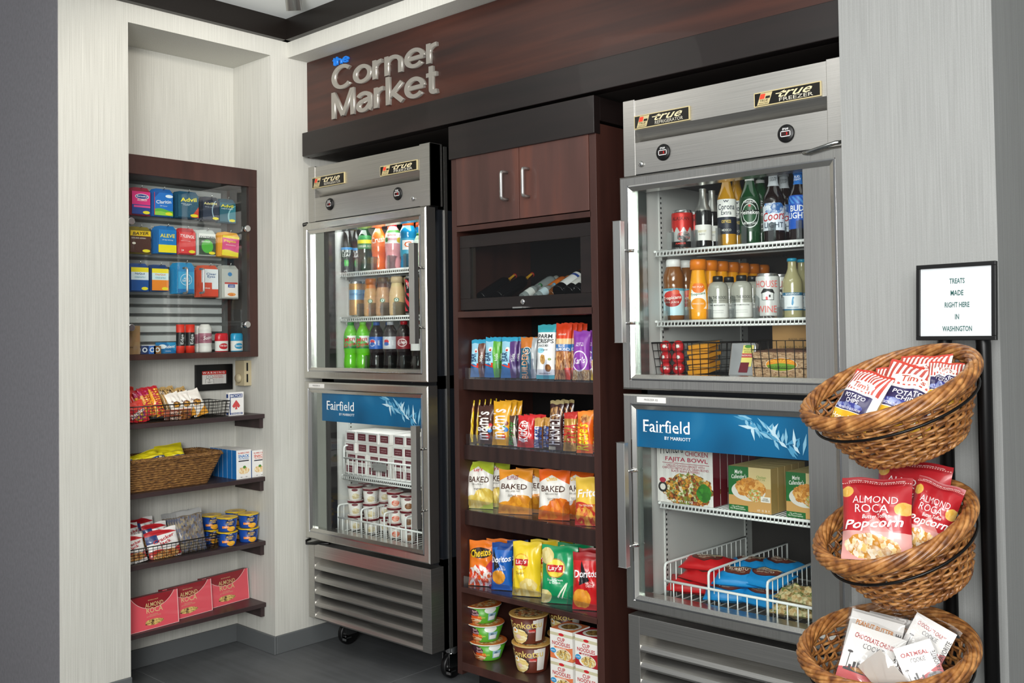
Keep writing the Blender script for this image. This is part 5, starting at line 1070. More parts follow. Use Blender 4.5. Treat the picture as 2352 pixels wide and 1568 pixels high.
lying('wine_bottle', 'wine', 1306, 690, .11, .026, .18, DG, 'small wine bottle with plain white label', '3a2a2a', [(.15, .55, P('e4e2de'))])
lying('wine_bottle', 'wine', 1324, 688, .12, .026, .18, DG, 'small wine bottle with red and white label, rightmost', '6a2020', [(.15, .5, art('e4e2de', [('r', 0, .4, 1, .5, 'b82a2c')]))])
lying('liquor_bottle', 'flask', 1312, 640, .22, .03, .2, LQ('6a3a14'), 'brown liquor bottle lying at the back right', 'a8823c').location.z += .03
# ================================================================ niche goods
PX = -.055+NB+.2    # front plane of the hanging packs
def hang(u0, u1, vt, vb, front, texts, lab, n, x=-.165, tab=True, back='2a4a8a', skew=0):
    A = on(u0, vb, 0, x); Bq = on(u1, vb, 0, x); T = on((u0+u1)/2, vt, 0, x); zb_ = on((u0+u1)/2, vb, 0, x).z
    w_, h = Bq.y-A.y, T.z-zb_
    g = G(); cm = P(back); t = .008
    g.box((-w_/2-.004, t*.3, -.004), (w_/2+.004, t*.3+.0015, h+.0), cm)
    g.shape([(-w_/2-.004, h), (w_/2+.004, h), (w_/2-.01, h+.016), (-w_/2+.01, h+.016)], cm, lambda a, b: (a, t*.3, b))
    g.shape([(w_/2+.004, h), (-w_/2-.004, h), (-w_/2+.01, h+.016), (w_/2-.01, h+.016)], cm, lambda a, b: (a, t*.3+.0015, b))
    g.box((-w_/2, -t*.6, 0), (w_/2, t*.3, h), art('%s' % back), front)
    decal(g, texts, w_, h, lambda a, b, o=0: (a, -t*.6-.0006-o, b))
    o = g.obj('medicine_pack', None, (x, (A.y+Bq.y)/2, zb_), rot=(0, rad(skew), pi/2)); tag(o, lab+', hanging in front', 'medicine pack', 'medicine packs hanging in the cabinet')
    for i in range(1, n+1): dup(o, (-.009*i, -.001*i, 0), 'same pack as the '+lab.split(' with ')[0]+', hung behind the front one')
    g = G(); hx0 = x+.012; g.tube([(-.27, 0, .006), (x-.0, 0, .0), (hx0, 0, .003), (hx0+.003, 0, .012)], .0016, CHROME, 6); g.box((-.272, -.014, -.004), (-.269, .014, .012), ALU)
    tag(g.obj('pack_hook', None, (0, (A.y+Bq.y)/2, zb_+h+.013)), 'metal display hook carrying the '+lab.split(' with ')[0]+'s', 'hook', 'metal display hooks')
    return o
YB = ('e', .78, .09, .19, .07, 'e8d82a'); Wt = 'f4f4f4'
hang(302, 344, 440, 492, art('d8307a', [('r', 0, 0, 1, .42, '24408a'), ('e', .55, .78, .38, .12, Wt), ('e', .55, .78, .35, .10, '2a3f8a'), ('r', .1, .30, 1, .38, 'e04a8a'), YB]), [tline('Benadryl', .55, .78, .58, .10, Wt, 0, .03), tline('ALLERGY', .55, .62, .55, .07, Wt, 0, .03)], 'pink and blue allergy pack', 3, back='8a1c34')
hang(353, 396, 443, 495, art('1f6fc4', [('w', .26, .05, 5, '5fae3c'), ('w', .14, .04, 5, '8fc84a'), ('h', -1, 1, .72, '1a4f9c'), ('r', 0, 0, .03, 1, 'c82a3a'), ('e', .8, .86, .2, .07, 'e4eef6'), YB]), [tline('Claritin', .5, .60, .80, .15, Wt, 4, .03), tline('24 hour', .5, .42, .4, .05, 'd8e4f4')], 'blue allergy pack with green hills', 3, back='1c5ca4')
hang(408, 455, 449, 499, art('16506a', [('h', 1, -.75, .62, 'c8402c'), YB]), [tline('Advil', .5, .80, .78, .18, 'f2e21e', 3, .06), tline('Fast pain\nrelief', .4, .58, .5, .1, 'd8e4ec')], 'teal pain relief pack with yellow lettering and red corner', 4, back='174a66')
hang(465, 502, 461, 505, art('17263f', [('e', 1.1, .5, .55, .62, '9fb8c8'), ('e', 1.16, .5, .55, .62, '17263f'), YB]), [tline('AdvilPM', .46, .84, .80, .12, 'f2e8a0', 0, .04), tline('sleep aid', .36, .66, .5, .05, 'c8d4e4')], 'dark navy night pain relief pack', 3, back='141e30')
hang(504, 540, 466, 510, art('175a6e', [('e', 1.2, .3, .7, .6, '8fc0c8'), ('e', 1.28, .3, .7, .6, '2a7a8a'), YB]), [tline('Advil', .45, .83, .78, .15, 'f2e21e', 0, .05), tline('LIQUI-GELS', .45, .68, .7, .06, Wt)], 'teal gel capsule pack', 2, back='15485c')
hang(298, 345, 530, 580, art('4a2a22', [('r', 0, .76, 1, 1, 'e8c01e'), ('e', .18, .42, .09, .05, 'ece6da'), YB]), [tline('BAYER', .5, .88, .78, .14, '2a1a14', 3, .05, .2), tline('GENUINE ASPIRIN', .4, .66, .7, .06, 'e8ded4')], 'brown and yellow aspirin pack', 3, back='7a6a1c')
hang(363, 404, 528, 580, art('1a78c0', [('r', 0, 0, 1, .34, 'f0dc1e'), YB]), [tline('ALEVE', .5, .74, .82, .16, 'f2dc3a', 0, .06), tline('all day strong', .5, .55, .6, .06, Wt)], 'blue pain relief pack with yellow base', 4, back='1668a8')
hang(410, 448, 533, 582, art('d83a3c', [YB]), [tline('TYLENOL', .5, .80, .86, .14, Wt, -4, .04, .1), tline('extra strength', .4, .58, .6, .05, 'f8dcdc'), tline('24', .2, .14, .15, .09, Wt)], 'bright red pain relief pack', 2, back='b83038')
hang(456, 494, 537, 585, art('3a4a3c', [('h', 0, 1, .8, 'ecece8'), ('e', .5, .4, .35, .32, '4fae3c'), ('h', 0, 1, .86, 'ecece8'), YB]), [tline('EXCEDRIN', .5, .83, .9, .11, '2c2c30', 0, .04, .1), tline('EXTRA STRENGTH', .4, .62, .5, .08, Wt)], 'white and green headache pack', 3, back='c8ccc8')
hang(508, 546, 542, 588, art('e0558a', [('w', .26, .04, 5, 'f0d832'), ('r', 0, .88, 1, 1, 'f0d832'), YB]), [tline('Pepto', .45, .72, .7, .16, 'f2d832', 0, .06), tline('chewables', .5, .55, .6, .06, 'f8e0ea')], 'hot pink and yellow stomach tablet pack', 5, back='e8a83a', skew=4)
hang(300, 340, 614, 667, art('1f4f94', [('r', 0, .8, 1, 1, 'f0dc2a'), ('r', 0, .46, 1, .8, 'd8e4ec'), YB]), [tline('NyQuil', .5, .72, .55, .1, '1f3f7a', 0, .04), tline('COLD & FLU', .5, .58, .6, .07, '2f8fa4', 0, .03)], 'blue night cold medicine pack with yellow top', 3, back='2a4a86')
hang(348, 386, 617, 667, art('e8862c', [('r', 0, .8, 1, 1, 'f0dc2a'), ('r', 0, .48, 1, .8, 'cfe4e8'), YB]), [tline('DayQuil', .5, .72, .6, .1, 'e8862c', 0, .04), tline('COLD & FLU', .5, .58, .6, .07, '2f8fa4', 0, .03)], 'orange day cold medicine pack with yellow top', 3, back='24406f')
hang(408, 445, 612, 672, art('3f9fd0', [('h', 0, 1, .8, '2f86c0'), ('e', .5, .5, .36, .22, 'cfe4f0'), ('e', .5, .5, .33, .20, '4aa6d4'), ('r', 0, 0, 1, .14, '1f6fb0')]), [tline('Alka\nSeltzer', .5, .5, .5, .16, Wt, 0, .04)], 'sky blue antacid packet', 5, back='2a86b8')
hang(462, 500, 618, 680, art('e4e8ec', [('h', 0, -1, -.26, 'd84a34'), ('r', 0, .12, .62, .5, 'd8503a')]), [tline('Clear\nEyes', .58, .76, .6, .2, '1f4f8c', 0, .04), tline('redness', .3, .3, .4, .06, Wt)], 'white and red eye drop pack', 4, back='c8543a')
hang(508, 546, 618, 684, art('b9bab4', [('r', .18, .04, .96, .52, 'e8e2de'), ('r', .18, .48, .96, .54, 'b8342c'), ('r', .38, .36, .8, .47, '2a4a9a'), ('e', .5, .82, .13, .07, '3f7fb4'), ('f', .6, .12, .25, .06, ('d8703a', 'e8a050'), 8)]), [tline('AURO', .6, .41, .3, .06, Wt, 0, .03)], 'grey card with small ear care box', 3, back='a4a5a0')
zc = 1.263; gx = -.14
def stand(fnc): pass
c, w_, h = fr(292, 322, 748, zc, 0, gx); put(carton('charger_box', w_, .05, h, P('8f6f4c', .7), [tline('cable', .3, .25, .3, .05, '3a2a1c')]), c, pi/2, 'brown kraft charger box at the left end of the cabinet floor', 'box')
for i, (u, cc, lab) in enumerate(((333, '1c2c5a', 'small dark energy shot tin, left on the cabinet floor'), (350, '2a62b0', 'small blue mint tin in the middle of the cabinet floor'), (362, '8a5a24', 'small brown mint tin on the cabinet floor'))):
    c, w_, h = fr(u-8, u+8, 794, zc, 0, gx); put(carton('mint_tin', w_, .03, h, art(cc, [('e', .5, .5, .36, .3, 'd8dce0'), ('e', .5, .5, .2, .18, cc)], .3), ()), c, pi/2, lab, 'tin', 'small mint tins')
c, w_, h = fr(326, 356, 790, zc, 0, gx-.04); put(carton('mint_box', w_, .02, .035, P('c4c6c8', .4)), c, pi/2, 'flat silver mint box behind the small tins', 'box')
c, w_, h = fr(360, 404, 786, zc, 0, gx-.03); put(carton('gum_pack', w_, .012, h, art('1f6fa8', [('h', 1, .6, 1.1, '2f94c8'), ('e', .3, .62, .2, .2, 'e4eef4')]), [tline('Trident', .62, .6, .66, .28, Wt, 4, .06, .25), tline('ORIGINAL', .6, .2, .3, .1, 'd8e4ee')]), c, pi/2, 'blue gum pack with white slanted lettering', 'gum')
for i, (u0, u1) in enumerate(((405, 424), (426, 447))):
    c, r, h = rd(u0, u1, 745, zc, 0, gx); g = G(); g.lathe([(r, 0, P('d8301c')), (r, h*.25, P('1a1a1c')), (r, h*.72, P('d8301c')), (r, h)], P('d8301c'), 18)
    g.text('Edge', 0, h*.48, h*.35, r*.9, P('d8d8d8'), lambda a, b: ((r+.0006)*sin(a/r), -(r+.0006)*cos(a/r), b), 90, .04); put(g.obj('shaving_gel_can'), c, pi/2, f'{("left", "right")[i]} red and black shaving can', 'can', 'red and black shaving cans')
    o = None
for i, (u0, u1, x_) in enumerate(((456, 486, gx), (447, 462, gx-.045))):
    c, r, h = rd(u0, u1, 738 if i == 0 else 742, zc, 0, x_); put(bottle('hair_spray_can', 'sport', r, h, P('e0dcd8'), [(.3, .62, art('8a4a5c', [('p', 0, .3, 1, .62, ('8a4a5c', 'a86a7c'), 5)]))], [tline('Suave', .5, .48, .8, .12, 'f0e4e8', 8, .03, .3)] if i == 0 else ()), c, pi/2, ('white and mauve hair spray can', 'second white spray can standing half behind')[i], 'can', 'white spray cans')
for u0, u1, cc, tx, lab in ((493, 525, 'c8202c', 'Old Spice', 'red capped deodorant stick in the cabinet'), (529, 559, '2a94c0', 'Secret', 'turquoise capped deodorant stick in the cabinet')):
    c, r, h = rd(u0, u1, 765, zc, 0, gx); g = G(); g.lathe([(r*.95, 0, P(cc, .3)), (r, h*.05, art('e6e4e0', [('e', .5, .3, .12, .16, cc)])), (r, h*.58, P(cc, .25)), (r*1.02, h*.6), (r*1.0, h*.9), (r*.85, h), (0, h)], P(cc, .3), 20, H=h, sy=.7)
    g.text(tx, 0, h*.32, r*1.2, h*.12, P(Wt), lambda a, b: ((r+.0006)*sin(a/r), -.7*(r+.001)*cos(a/r), b), 0, .03); put(g.obj('deodorant_stick'), c, pi/2, lab, 'deodorant', 'deodorant sticks')
# shelf 1: wire candy basket
def niche_basket(lab, u1, zb_, h, y0=NL+.02):
    yb = on(u1, 930, 0, -.085).y
    e = wire_basket('wire_basket', lab, y0-(-0), yb, .085, .24, zb_+.003, h, .006, nx=int((yb-y0)/.018), nz=5, grp='black wire baskets on the wall shelves', r=.0011)
    e.rotation_euler.z = pi/2; return e
niche_basket('black wire basket full of candy on the top wall shelf', 524, SH[0], .062)
niche_basket('black wire basket with red popcorn bags on the third wall shelf', 498, SH[2], .055)
def NP_(name, u0, u1, vt, vb, x, T, front, texts, lab, cat, grp, seed=1, lean=-20, roll=0, rz=0, **k):
    A = on(u0, vb, 0, x); Bq = on(u1, vb, 0, x); T_ = on((u0+u1)/2, vt, 0, x); zb_ = on((u0+u1)/2, vb, 0, x).z
    o = pouch(name, Bq.y-A.y, (T_.z-zb_)/cos(rad(lean)), T, front, texts, seed, **k); put(o, (x, (A.y+Bq.y)/2, zb_), pi/2+rad(rz), lab, cat, grp)
    o.rotation_euler = (rad(lean), rad(roll), pi/2+rad(rz)); return o
g9 = 'candy in the top wire basket'
SK = art('c8202a', [('h', .8, 1, .95, 'd83a2c'), ('f', .6, .3, .3, .22, ('3f9a3c', 'e8c82c', 'c8242c', '6a2a7a'), 8)], .3, .3)
for i, (u0, u1, vt, vb, x, ro, lab) in enumerate(((292, 312, 888, 950, -.20, 4, 'red fruit candy bag at the back left corner'), (305, 330, 904, 962, -.17, -6, 'red fruit candy bag behind the front tilted one'), (299, 345, 922, 972, -.11, -14, 'large red fruit candy bag tilted at the front left'), (288, 305, 915, 970, -.10, -10, 'red fruit candy bag cut off by the wall edge'))):
    NP_('candy_bag', u0, u1, vt, vb, x, .014, SK, [tline('Skittles', .5, .45, .9, .2, 'f4f4f4', 20, .06)], lab, 'candy bag', g9, 40+i, -18, ro)
for i, (u0, u1, vt, c1, lab) in enumerate(((322, 344, 896, 'b81c5a', 'magenta wrapped chew stick, left of the sticks'), (334, 358, 890, 'c02060', 'magenta and yellow chew stick beside it'), (347, 367, 894, 'd8741c', 'orange yellow chew stick in the row'), (360, 382, 886, 'e0a01c', 'yellow chew stick with red end next to the nut bars'))):
    NP_('candy_stick', u0, u1, vt, 955, -.15+.01*(i % 2), .016, art('e8a428', [('h', 0, 1, .72, c1), ('h', 0, 1, .9, 'b81c2c')], .3, .3), [vt_('Starburst', .5, .42, 3.0, .5, 'b81c34', .05)], lab, 'candy', g9, 50+i, -22, -8)
KB = art('ece6dc', [('h', 0, 1, .78, 'd83a34'), ('h', .6, 1, .5, 'ece6dc'), ('f', .5, .5, .3, .12, ('e8a82c', '5a3a2c'), 8), ('h', .4, -1, .05, 'e8a02c')], .3, .3)
for i, (u0, u1, vt, vb, x, lab) in enumerate(((402, 432, 901, 958, -.12, 'white and red cookie bar pack, first of the front three'), (425, 455, 898, 956, -.12, 'white and red cookie bar pack, second of the front three'), (447, 480, 894, 953, -.12, 'white and red cookie bar pack, third of the front three'), (384, 404, 888, 945, -.19, 'brown and cream nut bar pack at the back left'), (400, 422, 886, 945, -.19, 'brown and cream nut bar pack at the back middle'), (424, 448, 888, 945, -.19, 'cream nut bar pack at the back right'))):
    NP_('candy_pack', u0, u1, vt, vb, x, .018, KB if i < 3 else art('c8a468', [('f', .5, .8, .4, .15, ('3a2a20', 'c8a468'), 8), ('f', .5, .4, .4, .3, ('d8c8a0', 'b8843c'), 6)], .3, .3), [tline('Kinder', .5, .86, .6, .07, 'f4ece4', -10, .04), tline('bueno', .5, .6, .6, .08, '5a2a20', -20, .05)] if i < 3 else (), lab, 'candy', g9, 60+i, -24, -14)
for i, lab in enumerate(('dark brown nut bar lying at the bottom front of the basket', 'reddish brown nut bar lying above the dark one')):
    NP_('candy_bar', 376, 440, 952-12*i, 968-12*i, -.10, .016, art(('4a2a20', 'a8543a')[i], [('f', .7, .5, .25, .4, ('c8843c', '6a3a24'), 6)], .3, .3), [tline('PAYDAY', .4, .5, .4, .5, 'e8d8c8', 0, .05)], lab, 'candy bar', g9, 70+i, -4, 0)
c, w_, h = fr(525, 560, 900, SH[0]+.0005, 0, -.10)
put(carton('playing_card_box', w_, .018, h, art('e8e6e2', [('r', .08, .76, .92, .92, '24407c'), ('r', .08, .04, .92, .12, '24407c'), ('r', .08, .12, .14, .76, '24407c')]), [tline('BICYCLE', .5, .84, .76, .11, Wt, 0, .05), tline('STANDARD', .5, .08, .7, .06, Wt, 0, .03)] + [('@', 0, 0, 0, 0, [(.5, .66), (.68, .5), (.76, .4), (.66, .32), (.54, .38), (.58, .26), (.42, .26), (.46, .38), (.34, .32), (.24, .4), (.32, .5)], 'c84a4a')]), c, pi/2, 'white and blue playing card box with red spade at the shelf end', 'card box')
# shelf 2: seagrass basket + snack kits
SG, t_ = newm('seagrass weave', .7); _q = t_.noise(1, mapping=(60, 60, 240), detail=3)
t_.l(t_.ramp(_q, [(.3, '4a2e14'), (.5, '7c5428'), (.7, 'a87c42')]), t_.b.inputs['Base Color']); t_.bump(_q, .9, .006)
y0, y1 = NL+.02, on(508, 1040, 0, -.085).y; yb1 = on(484, 1100, 0, -.085).y; zb_ = SH[1]+.001
H_ = .125
e = empty('seagrass_basket', (0, 0, zb_), 'brown woven seagrass basket with flared sides holding yellow snack bags', 'basket')
g = G(); nr = 13
def bring(t, ins=0):
    a0 = y0+.02*(1-t)+ins; a1 = yb1+(y1-yb1)*t-ins; b0 = -.278+ins; b1 = -.105+.03*t-ins; r = .02; o_ = []
    for cx, cy, s in ((b1-r, a0+r, -90), (b1-r, a1-r, 0), (b0+r, a1-r, 90), (b0+r, a0+r, 180)):
        for k in range(5): a = rad(s+90*k/4); o_.append((cx+r*cos(a), cy+r*sin(a), H_*(.0+.93*t)+.02*(sin(0))))
    return o_
for i in range(nr):
    P0 = bring((i+.5)/nr); g.tube(P0, .0062, SG, 6, True)
P0 = bring(.05, .01); g.f([g.v(p[0], p[1], .004) for p in P0], SG); g.obj('woven_side', e)
g = G(); P0 = bring(1.02); L = []
for i in range(len(P0)):
    a, b = Vector(P0[i]), Vector(P0[(i+1) % len(P0)]); m_ = max(1, int((b-a).length/.006)); L += [a+(b-a)*k/m_ for k in range(m_)]
for i in range(0, len(L), 1):
    a = L[i]; d = (L[(i+1) % len(L)]-L[i-1]).normalized(); nn = Vector((d.y, -d.x, 0)); g.tube([a-nn*.008-d*.004-Vector((0, 0, .004)), a+Vector((0, 0, .008)), a+nn*.008+d*.004-Vector((0, 0, .004))], .0034, SG, 5)
g.obj('rim', e)
YB_ = art('d8c81c', [('r', .3, .05, .95, .45, '1f3f7a'), ('f', .75, .2, .2, .2, ('c8a468', 'e8d8a0', '2a1c14'), 8)], .35, .2)
for i, (u0, u1, vt, vb, x, le, ro, tx, lab) in enumerate(((292, 312, 1047, 1075, -.14, -50, 5, '', 'yellow snack bag at the left end of the seagrass basket'), (305, 372, 1040, 1066, -.14, -35, -14, 'Milk', 'yellow snack bag lying on the left side'), (366, 428, 1022, 1058, -.20, -30, -4, 'Chewy', 'yellow snack bag lying highest on the right side'), (335, 385, 1044, 1062, -.10, -45, -8, 'Nuts', 'yellow snack bag between the two others, blue label up'), (383, 432, 1036, 1062, -.12, -40, -6, 'CHEWY', 'yellow snack bag at the front right with navy label'))):
    NP_('snack_bag', u0, u1, vt, vb, x, .03, YB_, [tline(tx, .62, .25, .5, .2, Wt, 0, .05)] if tx else (), lab, 'snack bag', 'yellow snack bags', 80+i, le, ro)
g10 = 'tuna snack kit boxes'
for k, (u0, u1, acc, cn) in enumerate(((543, 577, '1f78c0', 'blue'), (579, 612, 'd8563a', 'red'))):
    c, w_, h = fr(u0, u1, 1033, SH[1]+.0005, 0, -.085); c.x = -.085; sx = {'blue': '1f6fb4', 'red': '3f6fb0'}[cn]
    o = carton('snack_kit_box', w_, .034, h, art('e9e8e4', [('f', .5, .28, .36, .12, ('e8cf9a', 'd8a868', 'f0e4c0'), 9), ('e', .55, .40, .1, .05, '4f8a34'), ('r', .15, .60, .85, .64, '2a2a3a')]), [tline('BUMBLE BEE', .5, .90, .74, .05, 'c84a3a', 0, .03), tline('SNACK', .5, .79, .74, .10, acc, 0, .06), tline('ON THE RUN!', .5, .70, .66, .05, acc, 0, .03), tline('. o . o .', .5, .06, .7, .03, '333333')], P(sx), P('e4e2de'))
    put(o, c, pi/2, f'snack kit box with white front and {cn} lettering, foremost of its row', 'snack box', g10)
    for i in range(1, 6): dup(o, (-.0352*i, 0, 0), f'snack kit box number {i+1} back in the row of the {cn} lettered one' if 0 else f'snack kit box in the row behind the {cn} lettered front box')
# shelf 3: popcorn bags, clear bags, pasta cups
CJ = art('e9e6e2', [('h', 0, 1, .82, 'b8242c'), ('r', .0, .62, .34, .86, '24386e'), ('h', .35, 1, 1.18, 'e9e6e2'), ('w', .36, .05, 7, 'c8342c'), ('f', .5, .2, .4, .16, ('c8843c', 'e8c080', 'a85a24'), 8), ('w', .1, .02, 8, 'e9e6e2')], .3, .3)
for i, (u0, u1, vt, vb, x, lab) in enumerate(((346, 420, 1216, 1288, -.11, 'white and red caramel popcorn bag at the front, fully visible'), (284, 340, 1232, 1294, -.10, 'white and red caramel popcorn bag cut off by the wall'), (340, 396, 1202, 1270, -.17, 'red and navy topped popcorn bag behind the front one'), (292, 330, 1203, 1270, -.18, 'red topped popcorn bag at the back left'), (316, 366, 1190, 1262, -.22, 'red topped popcorn bag leaning highest at the back'))):
    NP_('popcorn_bag', u0, u1, vt, vb, x, .035, CJ, [tline('Cracker\nJack', .52, .62, .72, .26, 'b8202c', 10, .06)], lab, 'popcorn bag', 'caramel popcorn bags', 90+i, -16, -6, wr=.003)
for i in range(7):
    o = NP_('clear_snack_bag', 418+0*i, 476, 1172, 1272, -.115-.02*i, .014, art('6f6252', [('p', 0, .05, 1, .88, ('4a3e34', '7c6e5c', '55607c', '94886f'), 11), ('h', 0, 1, .9, '9a9a98')], .3, .1), (), 'clear bag of trail mix at the front of the tightly packed row' if i == 0 else 'clear bag of trail mix in the packed row behind the front one', 'snack bag', 'clear trail mix bags', 100+i, -10, -3, wr=.002)
    o.location.y -= .011*i
first = None; n_ = 0
MC = art('17489c', [('e', .55, .62, .09, .26, '141a30'), ('e', .55, .62, .075, .2, '1c3a7c'), ('r', .40, .26, .52, .42, 'e8862c'), ('f', .57, .2, .08, .18, ('e8941c', 'f0b83c'), 8), ('r', .70, .4, .76, .82, 'dfe4ea')], .35)
for col, (u, x) in enumerate(((523, -.115), (574, -.115), (486, -.21), (543, -.21))):
    rr_ = .0415; y_ = on(u, 1220, 0, x).y
    if col == 1: y_ = NR-.049
    if col == 3: y_ = NR-.052; x -= .0
    for j in range(2):
        q = Vector((x-.005, y_, SH[2]+.0005+.0595*j))
        if first is None:
            first = o = tub('pasta_cup', rr_, .058, .86, MC, [tline('MACARONI\nCHEESE', .62, .62, .34, .26, 'f2c43a', 0, .06), tline('original', .40, .34, .22, .1, 'fff4e0', 0, .03), tline('KRAFT', .62, .86, .22, .08, 'f4f4f4', 0, .05)], P('d8b81e', .3), art('e0b81e', [('e', .5, .5, .18, .18, 'a8782a')], .3), lip=1.05, lidh=.004, tab=True); o.location = q; o.rotation_euler.z = rad(62)
        else: o = dup(first, q-first.location, drot=R.uniform(-.1, .1))
        tag(o, f'{("lower", "upper")[j]} yellow lidded blue pasta cup of the {("front left", "front right", "back left", "back right")[col]} stack', 'pasta cup', 'yellow lidded pasta cups')
# shelf 4: pink candy boxes
AR = art('dd5560', [('e', .5, 1.5, .52, .9, 'ead0c8'), ('e', .5, 1.5, .51, .89, '8a1a24'), ('h', 0, -1, -.14, 'dd5560'), ('f', .5, .20, .18, .09, ('c8a458', '8a6a3a', 'e8c878', '4a2a1c'), 14), ('r', 0, 0, 1, .015, 'f0b8b8'), ('r', .985, 0, 1, 1, 'f0b8b8')], .35, .3)
for i, (u0, u1, vt, zo, lab) in enumerate(((293, 414, 1375, 0, 'pink and dark red toffee candy box, nearest at the left'), (374, 492, 1350, 0, 'pink and dark red toffee candy box in the middle'), (464, 577, 1322, 0, 'pink and dark red toffee candy box at the right end'))):
    x = (-.085, -.125, -.165)[i]; c, w_, h = fr(u0, u1, vt, SH[3]+.001, 0, x); h = .128
    o = carton('toffee_box', w_, .03, h, AR, [tline('ALMOND', .52, .72, .36, .13, 'd8c088', 0, .01), tline('ROCA', .52, .56, .32, .16, 'd8c088', 0, .01), tline('THE ORIGINAL\nBUTTERCRUNCH TOFFEE', .5, .40, .28, .08, 'd8a888'), tline('BROWN & HALEY', .5, .86, .2, .03, 'd8c088')], P('7a1822', .35), P('6a1520', .35))
    put(o, c, pi/2+rad((4, 5, 6)[i]), lab, 'candy box', 'pink toffee candy boxes', rx=rad(-5))
# ================================================================ basket rack at right
MBK = mat('black tube', '0d0c0c', .35, .3)
RY = -.125
pl = on(2172, 900, 1, RY).x; pr = on(2262, 900, 1, RY).x
e = empty('basket_rack', ((pl+pr)/2, RY, 0), 'black tubular floor rack carrying three wicker baskets', 'rack'); hw = (pr-pl)/2
g = G(); zt = 1.325; rt_ = .0165
g.tube([(-hw, 0, .02), (-hw, 0, zt-.04)]+[(-hw+.03-.03*cos(rad(a)), 0, zt-.04+.04*sin(rad(a))) for a in (20, 45, 70, 90)]+[(hw-.03+.03*sin(rad(a)), 0, zt-.04+.04*cos(rad(a))) for a in (0, 20, 45, 70)]+[(hw, 0, zt-.04), (hw, 0, .02)], rt_, MBK, 12); g.obj('post', e)
for sx in (-1, 1): g = G(); g.tube([(sx*hw-.006, .03, zt-.05), (sx*hw-.012, .036, .02)], .012, MBK, 10); g.obj('rear_brace', e)
g = G(); g.tube([(-.2, -.42, .014), (-hw, 0, .014), (hw, 0, .014), (.2, -.42, .014)], .012, MBK, 10); g.obj('base', e)
# sign
A = on(2097, 775, 1, -.17); Bq = on(2290, 790, 1, -.17); T = on(2097, 612, 1, -.17); ws, hs = Bq.x-A.x, T.z-A.z+.0
s = empty('framed_sign', ((A.x+Bq.x)/2, -.165, 1.294), 'black framed white sign above the wicker baskets', 'sign'); s.rotation_euler = (rad(-3), 0, rad(-7)); t = .0095
g = G(); a0, a1, h = -ws/2, ws/2, .177
for q in ((a0, 0, a1, t), (a0, h-t, a1, h), (a0, t, a0+t, h-t), (a1-t, t, a1, h-t)): g.box((q[0], 0, q[1]), (q[2], .012, q[3]), BLACK)
g.obj('frame', s, bev=.001)
g = G(); g.box((a0+t, .004, t), (a1-t, .010, h-t), P('cdd1d4', .5)); fn = lambda a, b: (a, .0034, b)
for tx, ww, v in (('TREATS', .19, .77), ('MADE', .16, .615), ('RIGHT HERE', .31, .46), ('IN', .05, .305), ('WASHINGTON', .37, .15)): g.text(tx, .004, h*v, ws*ww, h*.068, P('1f5550'), fn, bold=.04)
g.obj('sign_sheet', s); g = G(); g.box((-.02, .012, .02), (.02, .03, .05), MBK); g.obj('clip', s)
